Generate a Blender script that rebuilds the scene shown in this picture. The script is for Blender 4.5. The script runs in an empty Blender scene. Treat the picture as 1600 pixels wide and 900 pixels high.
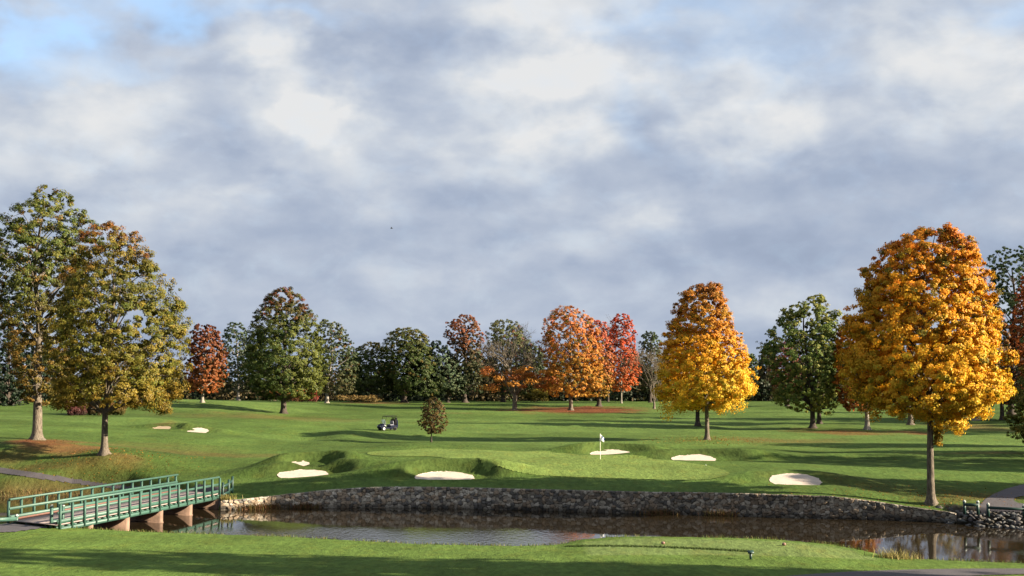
import bpy, math
import numpy as np

sc = bpy.context.scene
COL = sc.collection
F, CX, CY, HC = 2000.0, 800.0, 450.0, 9.0
TH = math.atan(138 / F)

# ------------------------------------------------------------------ camera
cam = bpy.data.cameras.new('camera'); cam_o = bpy.data.objects.new('camera', cam)
COL.objects.link(cam_o); sc.camera = cam_o
cam.sensor_width = 36; cam.lens = 36 * F / 1600; cam.clip_end = 6000; cam.clip_start = 0.5
cam_o.location = (0, 0, HC); cam_o.rotation_euler = (math.pi / 2 + TH, 0, 0)

# ------------------------------------------------------------------ exposure, sun, sky
sc.view_settings.view_transform = 'Standard'; sc.view_settings.look = 'None'
sc.view_settings.gamma = 1; sc.view_settings.exposure = 1.9
sc.cycles.max_bounces = 5; sc.cycles.diffuse_bounces = 3; sc.cycles.transmission_bounces = 3
sc.cycles.transparent_max_bounces = 4; sc.cycles.caustics_reflective = False; sc.cycles.caustics_refractive = False
sc.cycles.sample_clamp_indirect = 4

SUN_EL, SUN_AZ = math.radians(20), math.radians(-12)      # azimuth from +x, towards the camera side
sdir = np.array([math.cos(SUN_EL) * math.cos(SUN_AZ), math.cos(SUN_EL) * math.sin(SUN_AZ), math.sin(SUN_EL)])
sun = bpy.data.lights.new('sun', 'SUN'); sun.energy = 5.0; sun.angle = math.radians(0.5); sun.color = (1, 0.87, 0.67)
sun_o = bpy.data.objects.new('sun', sun); COL.objects.link(sun_o)
sun_o.rotation_euler = (math.pi / 2 - SUN_EL, 0, math.pi / 2 + SUN_AZ)
sun_o.location = (120, -30, 80)

def ray(px, py):
    v = 450 - py
    return np.array([px - CX, F * math.cos(TH) - v * math.sin(TH), v * math.cos(TH) + F * math.sin(TH)])
def P(px, py, Y):                       # the point of a pixel's ray in the vertical plane y = Y
    r = ray(px, py); t = Y / r[1]
    return r[0] * t, HC + r[2] * t
def W(px, py, z):                       # the point of a pixel's ray at height z
    r = ray(px, py); t = (z - HC) / r[2]
    return r[0] * t, r[1] * t

world = bpy.data.worlds.new('World'); sc.world = world; world.use_nodes = True
def build_world():
    nt = world.node_tree; N = nt.nodes; L = nt.links
    bg = N['Background']; bg.inputs['Strength'].default_value = 0.1
    def math_(op, a, b=None, c=None, clamp=False):
        n = N.new('ShaderNodeMath'); n.operation = op; n.use_clamp = clamp
        for i, v in enumerate((a, b, c)):
            if v is None: continue
            if isinstance(v, (int, float)): n.inputs[i].default_value = v
            else: L.new(v, n.inputs[i])
        return n.outputs[0]
    def mix(f, a, b):
        n = N.new('ShaderNodeMix'); n.data_type = 'RGBA'
        for k, v in ((0, f), (6, a), (7, b)):
            if isinstance(v, (int, float)): n.inputs[k].default_value = v
            elif isinstance(v, tuple): n.inputs[k].default_value = (*v, 1)
            else: L.new(v, n.inputs[k])
        return n.outputs[2]
    sky = N.new('ShaderNodeTexSky'); sky.sky_type = 'NISHITA'; sky.sun_disc = False
    sky.sun_elevation = SUN_EL; sky.sun_rotation = math.radians(90) - SUN_AZ
    tc = N.new('ShaderNodeTexCoord')
    sep = N.new('ShaderNodeSeparateXYZ'); L.new(tc.outputs['Generated'], sep.inputs[0])
    dx, dy, dz = sep.outputs
    az = math_('ARCTAN2', dx, dy)
    el = math_('ARCSINE', dz)
    comb = N.new('ShaderNodeCombineXYZ'); L.new(az, comb.inputs[0]); L.new(el, comb.inputs[1])
    # cloud-plane coordinates: features shrink and flatten towards the horizon
    den = math_('ADD', math_('MAXIMUM', dz, 0.0), 0.16)
    pl = N.new('ShaderNodeCombineXYZ'); L.new(math_('DIVIDE', dx, den), pl.inputs[0]); L.new(math_('DIVIDE', dy, den), pl.inputs[1])
    def noise(vec, scale, det, rough, w=None, dist=0.0):
        n = N.new('ShaderNodeTexNoise'); n.inputs['Scale'].default_value = scale
        n.inputs['Detail'].default_value = det; n.inputs['Roughness'].default_value = rough
        n.inputs['Distortion'].default_value = dist
        L.new(vec, n.inputs['Vector']); return n
    def scaled(vec, s, off=(0, 0, 0)):
        n = N.new('ShaderNodeMapping'); L.new(vec, n.inputs[0]); n.inputs['Scale'].default_value = s
        n.inputs['Location'].default_value = off; return n.outputs[0]
    # warp
    wn = noise(scaled(comb.outputs[0], (1, 1.5, 1)), 11, 4, 0.55)
    sub = N.new('ShaderNodeVectorMath'); sub.operation = 'SUBTRACT'; L.new(wn.outputs['Color'], sub.inputs[0]); sub.inputs[1].default_value = (.5, .5, .5)
    mul = N.new('ShaderNodeVectorMath'); mul.operation = 'MULTIPLY'; L.new(sub.outputs[0], mul.inputs[0]); mul.inputs[1].default_value = (.20, .11, 0)
    add = N.new('ShaderNodeVectorMath'); add.operation = 'ADD'; L.new(comb.outputs[0], add.inputs[0]); L.new(mul.outputs[0], add.inputs[1])
    warped = add.outputs[0]
    def blob(px, py, rx, ry, amp, rot=0.0):
        r = ray(px, py); r = r / np.linalg.norm(r)
        a0, e0 = math.atan2(r[0], r[1]), math.asin(r[2])
        s = N.new('ShaderNodeVectorMath'); s.operation = 'SUBTRACT'; L.new(warped, s.inputs[0]); s.inputs[1].default_value = (a0, e0, 0)
        m = N.new('ShaderNodeMapping'); m.inputs['Rotation'].default_value = (0, 0, math.radians(rot))
        L.new(s.outputs[0], m.inputs[0])
        m2 = N.new('ShaderNodeVectorMath'); m2.operation = 'MULTIPLY'; L.new(m.outputs[0], m2.inputs[0])
        m2.inputs[1].default_value = (F / rx, F / ry, 0)
        ln = N.new('ShaderNodeVectorMath'); ln.operation = 'DOT_PRODUCT'; L.new(m2.outputs[0], ln.inputs[0]); L.new(m2.outputs[0], ln.inputs[1])
        e = math_('EXPONENT', math_('MULTIPLY', ln.outputs['Value'], -1.0))
        return math_('MULTIPLY', e, amp)
    def total(lst, start):
        acc = start
        for b in lst: acc = math_('ADD', acc, blob(*b))
        return acc
    # (px, py, radius x, radius y, amount, tilt) of the lit and the dim cloud banks
    banks = [
        (440, 85, 120, 52, .34, 32), (530, 160, 95, 52, .38, 35), (470, 160, 120, 60, .12, 30), (870, 90, 135, 130, .40, 0), (960, 90, 130, 80, .22, 0),
        (820, 190, 110, 60, .22, 0), (1180, 160, 85, 60, .40, 0), (1215, 235, 110, 40, .16, 0), (1190, 85, 60, 26, .12, 0),
        (1520, 130, 150, 55, .34, 0), (1440, 60, 150, 40, .20, 0), (1330, 140, 60, 30, .20, 0), (1012, 322, 62, 30, .26, 0), (960, 372, 120, 25, .06, 0),
        (150, 175, 170, 55, .20, 0), (60, 230, 130, 70, .10, 0), (250, 250, 130, 45, .12, 0), (260, 90, 70, 35, .12, 0),
        (720, 280, 120, 30, .08, 0), (420, 300, 200, 30, .05, 0), (1130, 455, 200, 22, .05, 0), (620, 430, 240, 22, .05, 0),
        (400, 265, 90, 22, .06, 0), (820, 430, 90, 16, .05, 0), (1190, 480, 120, 22, .10, 0),
        (160, 120, 80, 20, -.05, 0), (300, 140, 60, 50, -.08, 0), (660, 90, 80, 75, -.12, 0), (620, 30, 120, 40, -.10, 0), (700, 255, 160, 30, -.06, 0),
        (1060, 165, 80, 55, -.12, -30), (1090, 20, 160, 40, -.12, 0), (1000, 240, 150, 40, -.10, 0), (1400, 290, 260, 50, -.10, 0),
        (1280, 330, 200, 50, -.14, 0), (560, 350, 330, 40, -.05, 0), (1400, 400, 330, 50, -.12, 0), (1000, 430, 300, 30, -.07, 0),
        (330, 430, 260, 30, -.05, 0), (800, 590, 2600, 170, -.13, 0), (440, 210, 150, 25, -.06, 20)]
    n1 = noise(scaled(comb.outputs[0], (1, 2.1, 1), (3.1, 0.7, 0)), 7, 6, 0.5, dist=0.2)
    n2 = noise(scaled(comb.outputs[0], (1, 1.5, 1), (1.3, 5.2, 0)), 26, 6, 0.6, dist=0.4)
    n3 = noise(pl.outputs[0], 1.6, 6, 0.55)
    v = math_('ADD', 0.62, math_('MULTIPLY', math_('SUBTRACT', n1.outputs['Fac'], 0.5), 0.34))
    v = math_('ADD', v, math_('MULTIPLY', math_('SUBTRACT', n2.outputs['Fac'], 0.5), 0.13))
    v = math_('ADD', v, math_('MULTIPLY', math_('SUBTRACT', n3.outputs['Fac'], 0.5), 0.15))
    n4 = noise(scaled(comb.outputs[0], (1, 1.75, 1), (7.7, 2.2, 0)), 12, 6, 0.5, dist=0.2)
    # the same cloud sampled a little towards the sun: lit rims and shaded bases
    n4b = noise(scaled(comb.outputs[0], (1, 1.75, 1), (7.7 + .010, 2.2 + .028, 0)), 12, 6, 0.5, dist=0.2)
    n1b = noise(scaled(comb.outputs[0], (1, 2.1, 1), (3.1 + .02, 0.7 + .05, 0)), 7, 6, 0.5, dist=0.2)
    v = math_('ADD', v, math_('MULTIPLY', math_('SUBTRACT', n4.outputs['Fac'], n4b.outputs['Fac']), 0.36))
    v = math_('ADD', v, math_('MULTIPLY', math_('SUBTRACT', n1.outputs['Fac'], n1b.outputs['Fac']), 0.22))
    def sstep(src, a, b, lo, hi):
        n = N.new('ShaderNodeMapRange'); n.interpolation_type = 'SMOOTHSTEP'; L.new(src, n.inputs[0])
        for i, q in enumerate((a, b, lo, hi)): n.inputs[i + 1].default_value = q
        return n.outputs[0]
    v = math_('ADD', v, sstep(n4.outputs['Fac'], .38, .66, -.05, .05))
    bk = total(banks, 0.0)
    det = math_('ADD', sstep(n4.outputs['Fac'], .34, .64, .52, .90), sstep(n2.outputs['Fac'], .38, .62, 0, .10))
    v = math_('ADD', v, math_('MULTIPLY', bk, det))
    ramp = N.new('ShaderNodeValToRGB'); L.new(v, ramp.inputs[0])
    def lin(r, g, b):
        f = lambda c: ((c / 255 + .055) / 1.055) ** 2.4 if c > 10 else c / 255 / 12.92
        return tuple(f(c) for c in (r, g, b))
    el_ = ramp.color_ramp.elements
    el_[0].position = 0.0; el_[0].color = (*lin(118, 134, 160), 1)
    el_[1].position = 1.0; el_[1].color = (*lin(231, 232, 233), 1)
    for p, c in ((.25, (146, 160, 184)), (.45, (166, 179, 201)), (.62, (188, 198, 214)), (.8, (211, 217, 225))):
        e = el_.new(p); e.color = (*lin(*c), 1)
    cl = N.new('ShaderNodeVectorMath'); cl.operation = 'SCALE'; L.new(ramp.outputs[0], cl.inputs[0]); cl.inputs['Scale'].default_value = 10 / 3.73
    # thin places in the cloud where the blue sky shows
    gaps = [(50, 30, 55, 32, .72, 0), (235, 0, 95, 28, .72, 0), (190, 110, 50, 20, .25, 0), (110, 80, 50, 30, .25, 0), (1180, 62, 120, 36, .22, 0), (1000, 15, 120, 28, .22, 0), (1140, 5, 120, 26, .25, 0), (980, 175, 70, 30, .15, 30), (1590, 10, 60, 30, .3, 0), (430, 5, 80, 20, .3, 0)]
    g = total(gaps, math_('MULTIPLY', math_('SUBTRACT', n2.outputs['Fac'], 0.5), 0.35))
    g = math_('MULTIPLY', g, 1.0, clamp=True)
    skc = N.new('ShaderNodeVectorMath'); skc.operation = 'SCALE'; L.new(sky.outputs[0], skc.inputs[0]); skc.inputs['Scale'].default_value = 1.0
    blue = mix(0.55, skc.outputs[0], tuple(c * 10 / 3.73 for c in lin(150, 195, 246)))
    L.new(mix(g, cl.outputs[0], blue), bg.inputs['Color'])
build_world()

# ------------------------------------------------------------------ numpy noise
def hash2(ix, iy, seed=0):
    h = (ix.astype(np.int64) * 374761393 + iy.astype(np.int64) * 668265263 + seed * 974634777) & 0x7fffffff
    h = ((h ^ (h >> 13)) * 1274126177) & 0x7fffffff
    h = h ^ (h >> 16)
    return (h & 0xffff) / 65535.0
def vnoise(x, y, seed=0):
    x = np.asarray(x, float); y = np.asarray(y, float)
    ix, iy = np.floor(x), np.floor(y); fx, fy = x - ix, y - iy
    fx = fx * fx * (3 - 2 * fx); fy = fy * fy * (3 - 2 * fy)
    a, b = hash2(ix, iy, seed), hash2(ix + 1, iy, seed)
    c, d = hash2(ix, iy + 1, seed), hash2(ix + 1, iy + 1, seed)
    return (a * (1 - fx) + b * fx) * (1 - fy) + (c * (1 - fx) + d * fx) * fy
def fbm(x, y, seed=0, o=4):
    s = 0; a = .5; n = 0
    for i in range(o):
        s = s + a * vnoise(x * 2 ** i, y * 2 ** i, seed + i * 17); n += a; a *= .5
    return s / n
def sst(a, b, x):
    t = np.clip((x - a) / (b - a), 0, 1); return t * t * (3 - 2 * t)

# ------------------------------------------------------------------ terrain
class TPS:
    def __init__(s, pts, lam=0.5):
        p = np.array(pts, float); s.c = p[:, :2] / 20; n = len(p)
        K = s.k(s.c); Q = np.hstack([np.ones((n, 1)), s.c])
        A = np.zeros((n + 3, n + 3)); A[:n, :n] = K + lam * np.eye(n) * .02; A[:n, n:] = Q; A[n:, :n] = Q.T
        b = np.zeros(n + 3); b[:n] = p[:, 2]; s.w = np.linalg.solve(A, b); s.n = n
    def k(s, q):
        d2 = ((q[:, None, :] - s.c[None]) ** 2).sum(-1) + 1e-12
        return 0.5 * d2 * np.log(d2)
    def __call__(s, x, y):
        x = np.asarray(x, float); sh = x.shape; q = np.stack([x.ravel(), np.asarray(y, float).ravel()], 1) / 20
        out = np.empty(len(q))
        for i in range(0, len(q), 20000):
            qq = q[i:i + 20000]
            out[i:i + 20000] = s.k(qq) @ s.w[:s.n] + s.w[s.n] + qq @ s.w[s.n + 1:]
        return out.reshape(sh)

near_crest = [(-500, 812, 1.1), (-200, 813, 1.1), (0, 816, 1.0), (60, 821, 1.0), (120, 825, .9), (200, 830, .75), (440, 838, .7), (650, 850, .7), (800, 853, .75),
              (870, 852, .78), (905, 843, .9), (950, 839, 1.0), (1010, 838, 1.0), (1200, 842, 1.0), (1300, 850, .95), (1360, 862, .8), (1400, 872, .7),
              (1500, 876, .7), (1600, 880, .7), (1900, 892, .7), (2300, 900, .7)]
nc = np.array([(*W(a, b, z), z) for a, b, z in near_crest])
far_water = [(-500, 776), (-200, 777), (0, 778), (100, 776), (190, 777), (270, 786), (314, 790.5), (332, 794), (345, 797), (430, 794.5), (520, 793), (600, 793), (700, 794), (800, 796.5),
             (900, 799.5), (1000, 803), (1100, 805.5), (1200, 808), (1300, 811), (1430, 814), (1490, 817), (1530, 822), (1600, 826), (1750, 834), (2100, 850)]
fw = np.array([W(a, b, 0) for a, b in far_water])
wall_top_px = [(345, 783), (370, 781), (410, 777), (450, 772.5), (520, 765.5), (560, 762.5), (600, 761), (700, 761.5), (800, 764), (900, 766.5), (1000, 769), (1100, 770), (1200, 772.5),
               (1300, 776), (1350, 781.5), (1400, 789), (1450, 796), (1500, 803.5)]
def yN(x): return np.interp(x, nc[:, 0], nc[:, 1])
def yF(x): return np.interp(x, fw[:, 0], fw[:, 1])
WX0, WX1 = W(345, 797, 0)[0], W(1496, 818, 0)[0]
wt = []
for a, b in wall_top_px:
    y = yF(0)
    for _ in range(20):
        y = yF((a - CX) * y / ray(a, b)[1])
    x, z = P(a, b, float(y)); wt.append((x, z))
wt = np.array(wt)
def wallz(x): return np.interp(x, wt[:, 0], wt[:, 1])

fc_px = [  # (px, py, ground height)
    (400, 748, 1.45), (500, 750, 1.6), (600, 748, 1.7), (800, 747, 1.75), (1000, 750, 1.75), (1120, 752, 1.75),
    (600, 728, 2.05), (700, 722, 2.2), (800, 735, 2.0), (900, 728, 2.12), (1050, 738, 1.95), (800, 712, 2.4), (600, 706, 2.35), (700, 703, 2.4), (900, 708, 2.3), (1000, 712, 2.2), (1100, 724, 2.0),
    (560, 700, 2.3), (480, 712, 2.1), (430, 725, 1.95),
    (800, 690, 1.9), (700, 690, 2.0), (900, 690, 2.05), (1000, 695, 2.15), (1100, 700, 2.15),
    (600, 682, 2.2), (674, 691, 2.15), (800, 670, 2.4), (900, 670, 2.35), (605, 672, 2.4), (500, 672, 2.5), (480, 688, 2.0), (440, 680, 2.5),
    (800, 655, 2.7), (800, 640, 3.0), (800, 632, 3.4), (650, 655, 2.7), (650, 640, 3.0), (650, 630, 3.5), (1000, 640, 3.0), (1000, 631, 3.4), (900, 633, 3.3),
    (443, 646, 3.2), (530, 632, 3.6), (350, 645, 3.6), (300, 635, 4.3), (350, 630, 4.6), (250, 630, 4.7), (180, 632, 4.7),
    (160, 709, 3.0), (58, 687, 3.5), (0, 732, 2.3), (155, 757, 1.6), (0, 760, 1.3), (100, 766, 1.2), (250, 700, 2.6), (300, 676, 3.0), (300, 712, 2.2), (230, 735, 1.8), (330, 735, 1.65), (300, 757, 1.3),
    (200, 652, 3.9), (100, 650, 4.1), (0, 645, 4.3), (0, 700, 3.2), (100, 700, 3.1), (350, 690, 2.7), (230, 668, 3.4),
    (1455, 787, 1.05), (1235, 759, 1.7), (1235, 730, 2.1), (1300, 700, 2.2), (1105, 687, 2.3), (1270, 669, 2.4), (1355, 671, 2.4), (1423, 664, 2.5), (1565, 656, 2.7),
    (1500, 642, 3.0), (1500, 633, 3.4), (1200, 633, 3.4), (1200, 650, 2.8), (1600, 762, 1.3), (1560, 790, 1.0), (1600, 790, 1.0), (1600, 722, 1.9), (1600, 692, 2.2), (1500, 742, 1.65), (1400, 722, 1.95), (1350, 770, 1.4),
    (1150, 715, 2.1), (1180, 690, 2.2), (1400, 690, 2.2), (1350, 740, 1.75),
    (-300, 750, 1.6), (-300, 700, 3.2), (-300, 650, 4.2), (1900, 760, 1.4), (1900, 700, 2.1), (1900, 655, 2.7), (1900, 635, 3.4), (-300, 632, 4.8)]
fc = [(*W(a, b, z), z) for a, b, z in fc_px]
for x, z in wt[::2]:
    fc.append((x, float(yF(x)) + 1.0, z - .03))
for X in (-140, -70, 0, 70, 140): fc += [(X, 300, 3.3), (X, 350, 2.2)]
for X in (-32, -40, -50): fc.append((X, float(yF(X)) + 2, .9))
fc += [(-22.5, 90, 1.0), (31, 78, .9), (36, 79, .9)]
FAR = TPS(fc)
nf = [tuple(p) for p in nc] + [(*W(a, b, z), z) for a, b, z in
      [(0, 900, 1.3), (400, 900, 1.25), (800, 900, 1.2), (1200, 900, 1.15), (1600, 900, .9), (400, 862, 1.0), (800, 872, 1.08), (1100, 876, 1.08), (1500, 888, .85), (100, 850, 1.15),
       (1000, 858, 1.03), (1150, 858, 1.03), (1250, 858, 1.0)]] + [(X, 25, 3.2) for X in (-40, 0, 40)] + [(X, 5, 6.0) for X in (-40, 0, 40)] + [(X, -20, 7.2) for X in (-40, 0, 40)]
NEAR = TPS(nf)
CREST = lambda x: np.interp(x, nc[:, 0], nc[:, 2])

BUNKERS = []
def far_h(x, y):
    h = FAR(x, np.minimum(y, 360))
    u = (fbm(x / 15, y / 10, 5, 3) - .5) * .8 * sst(96, 120, y) * (1 - sst(255, 275, y)) * (1 - .8 * (1 - sst(-26, -12, x)) * (1 - sst(112, 130, y)))
    h = h + u + (fbm(x / 5, y / 5, 9, 2) - .5) * .10 * sst(88, 96, y) * (1 - .85 * (1 - sst(-26, -12, x)) * (1 - sst(112, 130, y)))
    for (cx, cy, hx, hy, a) in MOUNDS:
        h = h + a * np.exp(-((x - cx) / hx) ** 2 - ((y - cy) / hy) ** 2)
    return h
MOUNDS = []
def mound(px, py, z, hx, hy, a):
    x, y = W(px, py, z); MOUNDS.append((x, y, hx, hy, a))
mound(540, 684, 2.2, 3.2, 8, .55); mound(470, 676, 2.4, 7, 5, .25); mound(900, 686, 2.1, 5, 4, .2)
mound(250, 660, 3.6, 7, 5, .5); mound(1020, 700, 2.1, 3, 3, .25); mound(1170, 706, 2.1, 4, 4, .3); mound(1320, 715, 2, 9, 2.2, .35)
mound(700, 700, 2.3, 7, 3, .25); mound(1500, 712, 2, 12, 3, .3)
def height(x, y):
    x = np.asarray(x, float); y = np.asarray(y, float)
    n, f = yN(x), yF(x)
    hn = NEAR(x, np.minimum(y, n + .3))
    # tee platform lip
    hn = hn - .0 * x
    hn = np.where(y > n, CREST(x) - sst(0, 2.4, y - n) * (CREST(x) + .9), hn)
    hf = far_h(x, np.maximum(y, f + .3))
    wallm = (x > WX0 - .2) & (x < WX1 + .3)
    inner = np.where(wallm, (y > f + .32).astype(float), sst(-.6, 2.0 + .8 * (x < WX0), y - f))
    wz = wallz(x) - .03
    hf2 = np.where(wallm, wz + (hf - wz) * sst(.3, 3.2, y - f), hf)
    hfar = -1.0 + (hf2 + 1.0) * inner
    h = np.where(y > (n + f) / 2, hfar, np.maximum(hn, -.9))
    for b in BUNKERS: h = b(x, y, h)
    return h
def gnd(px, py):
    r = ray(px, py); Y = np.arange(40, 420, .25); t = Y / r[1]
    X = r[0] * t; Z = HC + r[2] * t; H = height(X, Y)
    k = np.argmax(Z < H)
    if not (Z < H).any() or k == 0: return X[-1], Y[-1], H[-1]
    d0, d1 = Z[k - 1] - H[k - 1], Z[k] - H[k]; w = d0 / (d0 - d1 + 1e-9)
    return X[k - 1] + w * (X[k] - X[k - 1]), Y[k - 1] + w * (Y[k] - Y[k - 1]), H[k - 1] + w * (H[k] - H[k - 1])

BSPEC = []; SSPEC = []
def bunker(xl, xr, yt, yb, xr_bowl, yface, b=2.2, skew=0.0):
    xc = (xl + xr_bowl) / 2; x0, y0, z0 = gnd((xl + xr) / 2, yb)
    sc_ = y0 / F; a = (xr_bowl - xl) / 2 * sc_ / .86; cx = (xc - CX) * (y0 + b) / F; cy = y0 + b * .62
    zb = P(xc, yt, cy + .62 * b)[1]; zl = P(xc, yface, cy + 1.15 * b)[1]
    hb = float(height(np.array([cx]), np.array([cy + 1.15 * b]))[0]); Hl = max(zl - hb, .05)
    D = .26
    def fn(x, y, h):
        u, v = (x - cx) / a, (y - cy - skew * (x - cx)) / b
        v = np.where(v < 0, v / .62, v)
        wob = 1 + .06 * (fbm(x / 1.5, y / 1.5, 3, 2) - .5)
        r = np.sqrt(u * u + v * v) * wob
        m = r < 3
        lip = Hl * np.exp(-((np.maximum(r, 1.0) - 1.1) / 1.0) ** 2) * sst(-.45, .9, v) * m
        out = h + lip
        fl = z0 - D + (zb - z0 + D) * np.clip((v + .7) / 1.32, 0, 1.15)
        return np.where(r < 1.08, fl + (out - fl) * sst(.74, 1.08, r), out)
    BUNKERS.append(fn); BSPEC.append((cx, cy, a, b, skew)); SSPEC.append((((xl + xr) / 2 - CX) * cy / F, (xr - xl) / 2 * cy / F))
bunker(432, 512, 736, 745, 548, 717, 2.4)
bunker(448, 484, 722, 724.5, 534, 705, 1.7)
bunker(645, 738, 739, 749, 770, 716, 2.3)
bunker(917, 990, 705, 711, 1008, 692, 2.0)
bunker(1040, 1116, 712, 719, 1152, 701, 2.0)
bunker(1190, 1280, 743, 757, 1290, 734, 2.6)
bunker(293, 327, 671.5, 675, 345, 667.5, 1.7)
bunker(240, 268, 666.5, 669.5, 288, 661, 1.4)

# ------------------------------------------------------------------ helpers: meshes, materials, tags
def tag(o, label=None, cat=None, group=None, kind=None):
    if label: o['label'] = label
    if cat: o['category'] = cat
    if group: o['group'] = group
    if kind: o['kind'] = kind
    return o
def link(name, me, mat=None, parent=None):
    o = bpy.data.objects.new(name, me); COL.objects.link(o)
    if mat is not None: me.materials.append(mat)
    if parent is not None: o.parent = parent
    return o
def mesh_np(name, V, Q, mat=None, parent=None, col=None, smooth=False):
    V = np.asarray(V, np.float32); Q = np.asarray(Q, np.int32); k = Q.shape[1]
    me = bpy.data.meshes.new(name)
    me.vertices.add(len(V)); me.vertices.foreach_set('co', V.ravel())
    me.loops.add(Q.size); me.loops.foreach_set('vertex_index', Q.ravel())
    me.polygons.add(len(Q)); me.polygons.foreach_set('loop_start', np.arange(0, Q.size, k, dtype=np.int32))
    me.polygons.foreach_set('loop_total', np.full(len(Q), k, np.int32))
    if smooth: me.polygons.foreach_set('use_smooth', np.ones(len(Q), bool))
    me.update(calc_edges=True)
    if col is not None:
        ca = me.color_attributes.new('tint', 'FLOAT_COLOR', 'POINT')
        c = np.ones((len(V), 4), np.float32); c[:, :3] = col; ca.data.foreach_set('color', c.ravel())
    return link(name, me, mat, parent)
class MB:
    """collects boxes, tubes and lathes (quads) into one mesh"""
    def __init__(s): s.V = []; s.Q = []; s.n = 0
    def add(s, V, Q):
        s.V.append(np.asarray(V, float)); s.Q.append(np.asarray(Q, int) + s.n); s.n += len(V)
    def box(s, c, size, ux=(1, 0, 0), uy=None, uz=None):
        ux = np.array(ux, float); ux /= np.linalg.norm(ux)
        uz = np.array((0, 0, 1.) if uz is None else uz, float)
        uy = np.cross(uz, ux) if uy is None else np.array(uy, float)
        uy /= np.linalg.norm(uy); uz = np.cross(ux, uy)
        c = np.array(c, float); a, b, d = [v / 2 for v in size]
        V = [c + i * a * ux + j * b * uy + k * d * uz for k in (-1, 1) for j in (-1, 1) for i in (-1, 1)]
        s.add(V, [(0, 2, 3, 1), (4, 5, 7, 6), (0, 1, 5, 4), (2, 6, 7, 3), (0, 4, 6, 2), (1, 3, 7, 5)])
    def bar(s, p, q, w, h):               # board from p to q, w thick sideways, h tall
        p, q = np.array(p, float), np.array(q, float)
        s.box((p + q) / 2, (np.linalg.norm(q - p), w, h), q - p)
    def tube(s, pts, rad, n=6, cap=True):
        pts = np.array(pts, float); m = len(pts); rad = np.broadcast_to(rad, (m,))
        T = np.gradient(pts, axis=0); T /= np.linalg.norm(T, axis=1)[:, None] + 1e-9
        ref = np.array([0, 0, 1.]) if abs(T[:, 2]).mean() < .8 else np.array([1., 0, 0])
        A = np.cross(T, ref); A /= np.linalg.norm(A, axis=1)[:, None] + 1e-9; B = np.cross(T, A)
        th = np.arange(n) / n * 2 * math.pi
        V = (pts[:, None] + rad[:, None, None] * (np.cos(th)[None, :, None] * A[:, None] + np.sin(th)[None, :, None] * B[:, None])).reshape(-1, 3)
        Q = [(i * n + j, i * n + (j + 1) % n, (i + 1) * n + (j + 1) % n, (i + 1) * n + j) for i in range(m - 1) for j in range(n)]
        s.add(V, Q)
        if cap and n % 2 == 0:
            for base in (0, (m - 1) * n):
                for j in range(0, n // 2 - 1):
                    s.Q.append(np.array([[base + j, base + j + 1, base + n - 2 - j, base + n - 1 - j]]) + s.n - len(V))
    def build(s, name, mat, parent=None, smooth=False):
        return mesh_np(name, np.concatenate(s.V), np.concatenate(s.Q), mat, parent, smooth=smooth)

def new_mat(name):
    m = bpy.data.materials.new(name); m.use_nodes = True
    return m, m.node_tree.nodes, m.node_tree.links, m.node_tree.nodes['Principled BSDF']
def nz(N, L, scale, det=3, rough=.55, vec=None, typ='ShaderNodeTexNoise'):
    n = N.new(typ); n.inputs['Scale'].default_value = scale
    if typ == 'ShaderNodeTexNoise': n.inputs['Detail'].default_value = det; n.inputs['Roughness'].default_value = rough
    if vec is not None: L.new(vec, n.inputs['Vector'])
    return n
def simple(name, c, rough=.6, var=.25, scale=3, bump=.0, metal=0, spec=.4, c2=None, bscale=None):
    m, N, L, b = new_mat(name)
    tc = N.new('ShaderNodeTexCoord'); n = nz(N, L, scale, 5, .6, tc.outputs['Object'])
    r = N.new('ShaderNodeValToRGB'); L.new(n.outputs['Fac'], r.inputs[0])
    lo = c2 if c2 else tuple(v * (1 - var) for v in c)
    r.color_ramp.elements[0].position = .3; r.color_ramp.elements[1].position = .7
    r.color_ramp.elements[0].color = (*lo, 1); r.color_ramp.elements[1].color = (*c, 1)
    L.new(r.outputs[0], b.inputs['Base Color']); b.inputs['Roughness'].default_value = rough
    b.inputs['Metallic'].default_value = metal; b.inputs['Specular IOR Level'].default_value = spec
    if bump:
        n2 = nz(N, L, bscale or scale * 3, 4, .6, tc.outputs['Object'])
        bp = N.new('ShaderNodeBump'); bp.inputs['Strength'].default_value = bump; bp.inputs['Distance'].default_value = .05
        L.new(n2.outputs['Fac'], bp.inputs['Height']); L.new(bp.outputs[0], b.inputs['Normal'])
    return m

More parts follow.
